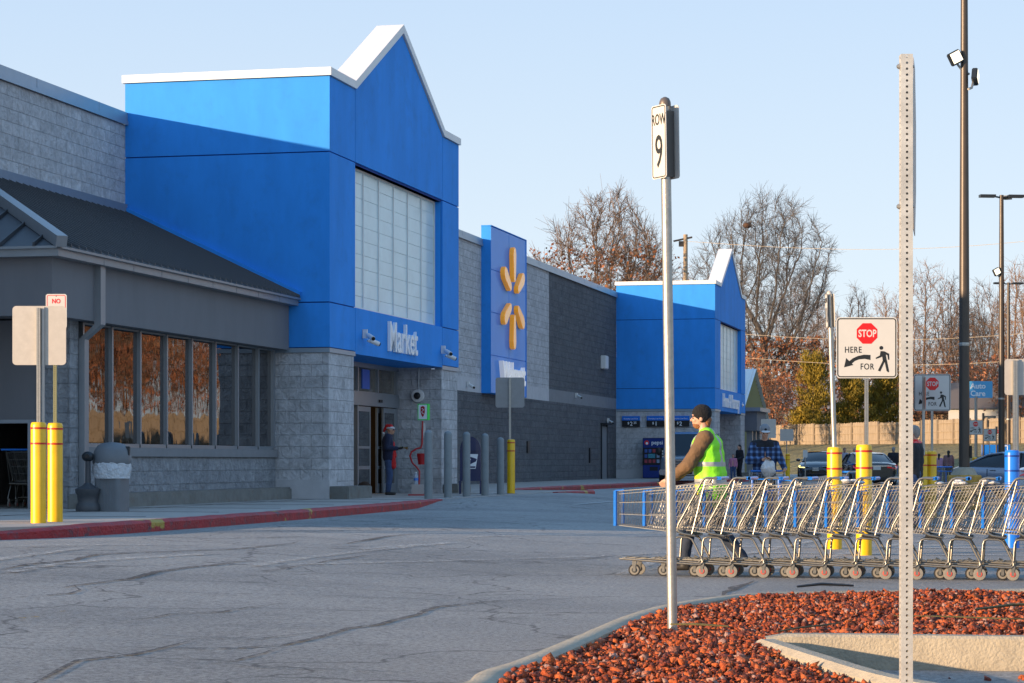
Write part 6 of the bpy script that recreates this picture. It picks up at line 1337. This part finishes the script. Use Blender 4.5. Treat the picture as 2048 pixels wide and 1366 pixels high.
# ------------------------------------------------------------------ trees
def tree(name, seed, H, trunk_h, rx, shape, bark, leafm=None, leafzone=(0,1), leafn=0, lsz=.14, natt=900, r0=.4, twigs=4, fork=0, tl=.8, upb=.25):
    """limbs grown towards points scattered through the crown's volume, thickened from the tips down"""
    rs = np.random.RandomState(seed); zc = (trunk_h+H)/2; rz = (H-trunk_h)/2
    at = []
    while len(at) < natt:
        p = rs.uniform(-1, 1, 3); rr = np.linalg.norm(p)
        if rr > 1 or rr < .25 and rs.rand() < .7: continue
        k = 1-.35*max(0, -p[2])-shape*max(0, p[2]); lob = 1+.16*math.sin(3*math.atan2(p[1], p[0])+seed)+.12*math.sin(5*p[2]+2*math.atan2(p[1], p[0]))
        at.append((p[0]*rx*k*lob, p[1]*rx*k*lob, zc+p[2]*rz))
    at = np.array(at); D = .5; pos = [np.array((0., 0., z)) for z in np.arange(-.3, trunk_h+rz*.22, D)]
    for i in range(1, len(pos)): pos[i] = pos[i]+np.array((rs.randn()*.04, rs.randn()*.04, 0))
    par = [-1]+list(range(len(pos)-1)); P_ = np.array(pos); near = np.full(len(at), 1e9); who = np.zeros(len(at), int)
    def upd(st):
        nonlocal near, who
        d = np.linalg.norm(at[:, None]-P_[None, st:], axis=2); j = d.argmin(1); m = d[np.arange(len(at)), j]; b_ = m < near; near = np.where(b_, m, near); who = np.where(b_, j+st, who)
    upd(0); di = rx*1.1; dk = .8
    for it in range(90):
        if not len(at): break
        act = near < di; cand = {}
        for i in np.nonzero(act)[0]: cand.setdefault(who[i], []).append(i)
        if not cand: di *= 1.3; continue
        st = len(P_); new = []
        for k, ii in cand.items():
            v = at[ii]-P_[k]; v = v/np.linalg.norm(v, axis=1)[:, None]; d = v.sum(0); d = d/(np.linalg.norm(d)+1e-9)+np.array((rs.randn()*.16, rs.randn()*.16, rs.randn()*.12+upb)); d /= np.linalg.norm(d)+1e-9
            q = P_[k]+d*D
            new.append(q); par.append(int(k))
        P_ = np.vstack([P_, new]); upd(st); keep = near > dk; at = at[keep]; near = near[keep]; who = who[keep]
        di = max(3.5, di*.93)
    n = len(P_); ch = [[] for _ in range(n)]
    for i in range(1, n): ch[par[i]].append(i)
    r = np.zeros(n)
    for i in range(n-1, -1, -1): r[i] = .022 if not ch[i] else sum(r[c]**1.8 for c in ch[i])**(1/1.8)
    k = r0/r[2]; r = .020+(r-.022)*max(.2, (r0-.02)/(r[2]-.022)); r = np.maximum(r, .018); r[0] *= 1.3; r[1] *= 1.15
    b = MB(); stack = [(None, 0)]
    while stack:
        p0, i = stack.pop(); pts = [] if p0 is None else [P_[p0]]; rr = [] if p0 is None else [r[i]*1.05]
        while True:
            pts.append(P_[i]); rr.append(r[i])
            if not ch[i]: break
            c = sorted(ch[i], key=lambda q: -r[q])
            for q in c[1:]: stack.append((i, q))
            i = c[0]
        if len(pts) > 1: b.tube([Vector(q) for q in pts], rr, 8 if rr[0] > .15 else (5 if rr[0] > .06 else 3), cap=False)
    tips = []
    for i in range(3, n):
        if r[i] > .09: continue
        base = P_[i]; dd = base-P_[par[i]]; dd = dd/(np.linalg.norm(dd)+1e-9); tips.append(Vector(base))
        for q in range(twigs if r[i] < .05 else 1):
            d = dd*.8+rs.randn(3)*.42+np.array((0, 0, .22)); d /= np.linalg.norm(d); L = tl*rs.uniform(.6, 1.7); m = base+d*L*.5; e_ = m+(d+rs.randn(3)*.35)*L*.5
            b.tube([Vector(base), Vector(m), Vector(e_)], [.017, .014, .008], 3, cap=False); tips.append(Vector(e_))
            e2 = m+(d+rs.randn(3)*.7)*L*.4; b.tube([Vector(m), Vector(e2)], [.013, .008], 3, cap=False)
    t = thing(name, None, 'tree'); tr = b.obj('branches', bark, t)
    if leafm and leafn:
        rg = random.Random(seed); l = MB(); cand = [p for p in tips if leafzone[0]*H < p.z < leafzone[1]*H]
        for i in range(leafn):
            p = rg.choice(cand)+Vector((rg.gauss(0,.14), rg.gauss(0,.14), rg.gauss(0,.14))); s = lsz*rg.uniform(.6,1.4); a = Vector((rg.gauss(0,1), rg.gauss(0,1), rg.gauss(0,1))).normalized(); c = a.orthogonal().normalized(); e = a.cross(c)
            l.add([p-c*s, p+e*s*.6, p+c*s, p-e*s*.6], [(0,1,2,3)])
        l.obj('leaves', leafm, t)
    return t
def leafmat(name, c0, c1, c2):
    m = bpy.data.materials.new(name); m.use_nodes = True; n = m.node_tree.nodes; L = m.node_tree.links; b = n['Principled BSDF']; b.inputs['Roughness'].default_value = .75
    tc = n.new('ShaderNodeTexCoord'); t = n.new('ShaderNodeTexNoise'); t.inputs['Scale'].default_value = 1.1; t.inputs['Detail'].default_value = 8; t.inputs['Roughness'].default_value = .8; L.new(tc.outputs['Object'], t.inputs[0])
    cr = n.new('ShaderNodeValToRGB'); L.new(t.outputs[0], cr.inputs[0]); e = cr.color_ramp.elements; e[0].position = .35; e[0].color = (*c0, 1); e[1].position = .65; e[1].color = (*c2, 1); q = e.new(.5); q.color = (*c1, 1); L.new(cr.outputs[0], b.inputs['Base Color']); return m
bark = mat('bark', (.17,.115,.08), .95, var=.25, vs=2); barkw = mat('bark_warm', (.21,.13,.085), .95, var=.25, vs=2); barkg = mat('bark_grey', (.11,.095,.085), .95, var=.2, vs=2)
lf_o = leafmat('oak_leaves', (.12,.04,.015), (.26,.085,.025), (.36,.14,.045)); lf_r = leafmat('red_leaves', (.16,.05,.02), (.34,.12,.05), (.45,.20,.09))
TA = tree('oak_tree', 11, 21.6, 6, 5.6, .25, bark, lf_o, (.25,.80), 3600, lsz=.13, natt=1700, r0=.38, twigs=6, tl=.95)
TA['label'] = 'tree with brown leaves rising behind the store roof left of the round pole'; TA.location = P(1216, 172, 0)
TB = tree('bare_tree', 23, 25.5, 4.5, 7.0, .2, barkg, lf_o, (.12,.42), 3000, lsz=.15, natt=2300, r0=.62, twigs=5, tl=1.0)
TB['label'] = 'biggest bare tree with a thick trunk right of the far blue tower'; TB.location = P(1536, 226, 2.6)
TC = tree('bare_tree', 5, 19, 3, 3.0, .45, barkw, lf_r, (.1,.45), 350, lsz=.12, natt=800, r0=.24, upb=.5)
TD = tree('bare_tree', 41, 19, 3.2, 4.2, .35, barkw, lf_o, (.1,.4), 350, lsz=.12, natt=1000, r0=.28, upb=.4)
TE = tree('shrub_tree', 77, 6.5, .8, 2.6, .2, barkw, lf_r, (.1,1), 1100, lsz=.12, natt=330, r0=.10)
for o, l_ in ((TC, 'slender bare tree directly left of the nearest tall post'), (TD, 'reddish bare tree right behind the nearest tall post'), (TE, 'low shrub tree with russet leaves below the biggest bare tree')): o['label'] = l_
GT = 'bare trees behind the fence'
TB['group'] = GT; TC['group'] = GT; TD['group'] = GT
def put(src, px, Y, sc, rz, lab, z=2.9, g=GT):
    if px > 1640 and g is GT: sc = sc*.88
    return copy_tree(src, P(px, Y, z), rz, lab, g, sc)
TC.location = P(1712, 236, 2.9); TD.location = P(1852, 226, 2.9); TD.scale = (.95,)*3; TC.scale = (.9,)*3
put(TC, 1365, 200, (1,1,.98), 2.0, 'thin bare tree behind the utility pole', 0)
put(TA, 1290, 190, .80, 1.7, 'lower brown leaved tree just left of the utility pole', 0, 'oaks behind the store')
put(TC, 1768, 246, 1.05, .7, 'second slender bare tree left of the nearest tall post'); put(TD, 1655, 250, .92, 2.2, 'bare tree just above the first cedar')
put(TC, 1905, 240, 1.1, 4.0, 'bare tree left of the tallest lamp post'); put(TD, 1965, 232, 1.0, 1.1, 'tangled bare tree behind the Auto Care sign'); put(TC, 2030, 226, 1.12, 5.2, 'bare tree at the right edge behind the third lamp post')
put(TD, 2075, 215, 1.05, 3.3, 'rightmost bare tree leaning in from the right edge'); put(TB, 1940, 262, .72, 2.0, 'wide bare tree far behind the tallest lamp post'); put(TD, 1815, 262, .95, 5.0, 'hazy bare tree far behind the nearest tall post')
put(TC, 1480, 262, .9, 2.5, 'faint bare tree between the far tower and the biggest tree', 3); put(TD, 1600, 262, 1.0, 4.1, 'faint bare tree right of the biggest tree')
TE.location = P(1528, 206, 2.6); GS = 'russet shrub trees along the fence'; TE['group'] = GS
put(TE, 1500, 214, 1.35, 1.0, 'taller russet shrub tree against the far blue tower', 2.8, GS); put(TE, 1572, 220, 1.1, 2.0, 'russet shrub tree left of the first cedar', 2.7, GS)
for k, (px, Y, s_, l_) in enumerate(((1860, 212, 1.0, 'russet brush behind the fence near the nearest tall post'), (1905, 216, 1.25, 'russet brush behind the fence left of the tallest lamp post'), (1950, 205, 1.1, 'russet brush behind the Auto Care pole'), (2000, 208, 1.3, 'russet brush behind the second lamp post'), (2045, 196, 1.2, 'russet brush at the right edge behind the fence'), (1640, 226, 1.5, 'dark brush behind the gap of the two cedars'), (1780, 232, 1.5, 'brush behind the second cedar'))): put(TE, px, Y, s_, k*1.3, l_, 2.8, GS)
# nest
b = MB(); b.ell((0,0,0), (.45,.45,.3), 8); o = b.obj('bird_nest', mat('nest', (.10,.05,.03), .9, bump=1, bs=6), None)
want = P(1495, 226, CAMH+(922-448)*226/FPX)-TB.location; ch_ = [c for c in COL.objects if c.parent == TB and c.name.startswith('branches')][0]
o.location = TB.location+min((v.co for v in ch_.data.vertices), key=lambda c: (c.x-want.x)**2+(c.z-want.z)**2+.1*(c.y-want.y)**2); tag(o, 'dark round nest high in the biggest bare tree', 'nest')
# cedars
def cedar(seed, H, Wd, lab, px, Y, z):
    rg = random.Random(seed); t = thing('cedar_tree', lab, 'tree', P(px, Y, z), 0, 'cedars behind the fence'); b = MB(); b.tube([(0,0,-.3),(0,0,H*.9)], [.22,.03], 6); b.obj('trunk', barkg, t)
    l = MB(); lobes = [(rg.uniform(0,6.28), rg.random()**1.3*.88, rg.uniform(.55,1.1)) for _ in range(70)]
    for a, h, rr in lobes:
        R0 = Wd/2*(1-h)**.75*rr+.15; zz = h*H+.2; p = Vector((math.cos(a)*R0, math.sin(a)*R0, zz)); L_ = R0
        for i in range(260):
            f = rg.random()**.6; c = Vector((p.x*f, p.y*f, zz+f*f*.9))+Vector((rg.gauss(0,.24), rg.gauss(0,.24), rg.gauss(0,.26)))
            s = rg.uniform(.07,.17); u_ = (Vector((p.x, p.y, 0)).normalized()*.5+Vector((rg.gauss(0,.4), rg.gauss(0,.4), 1))).normalized(); sd_ = u_.orthogonal().normalized(); sd_.rotate(Matrix.Rotation(rg.uniform(0,6.28), 3, u_))
            l.add([c-sd_*s*.4, c+u_*s*2.0, c+sd_*s*.4], [(0,1,2)])
    l.obj('foliage', CEDM, t); return t
CEDM = leafmat('cedar_foliage', (.06,.065,.012), (.24,.17,.014), (.38,.25,.02))
cedar(1, 8.6, 5.6, 'first yellow green cedar right of the biggest tree, beside the round pole', 1627, 213, 2.7)
cedar(2, 6.6, 5.4, 'second cedar, golden, under the nearest pedestrian sign', 1705, 214, 2.7)
cedar(3, 7.2, 5.2, 'third cedar, golden, right of the nearest sign post', 1768, 216, 2.7)
cedar(4, 4.6, 4.6, 'low dark cedar behind the touching bollards sign', 1845, 218, 2.7)
# trees the storefront glass mirrors, across the lot to the right
GM = 'trees across the lot mirrored in the storefront glass'
for k, (x, y, s_) in enumerate(((50, 92, .9), (52, 104, 1.0), (54, 118, .85), (49, 112, .8), (58, 130, .9), (47, 84, .7))): copy_tree(TB if k % 2 else TD, (x, y, 1.8), k*1.1, ['tree nearest the fence mirrored in the left windows', 'thick tree mirrored in the third window', 'tree mirrored in the fourth window', 'smaller tree mirrored between two window bars', 'tree mirrored in the fifth window', 'small tree mirrored in the first window'][k], GM, s_)
for k in range(9):
    copy_tree(TE, (54+rnd.uniform(-2,3), 74+k*7.5, 1.9), k*2.3, None, 'tall thicket behind the brush mirrored in the storefront glass', 2.3)['label'] = 'taller thicket patch across the lot behind the brush'
for k in range(9): copy_tree(TE, (45+rnd.uniform(-1,4), 74+k*7.5, 1.9), k*1.9, None, 'brush across the lot mirrored in the storefront glass', 1.35)['label'] = 'russet brush patch across the lot behind the fence'

bpy.data.scenes.remove(TMPS)
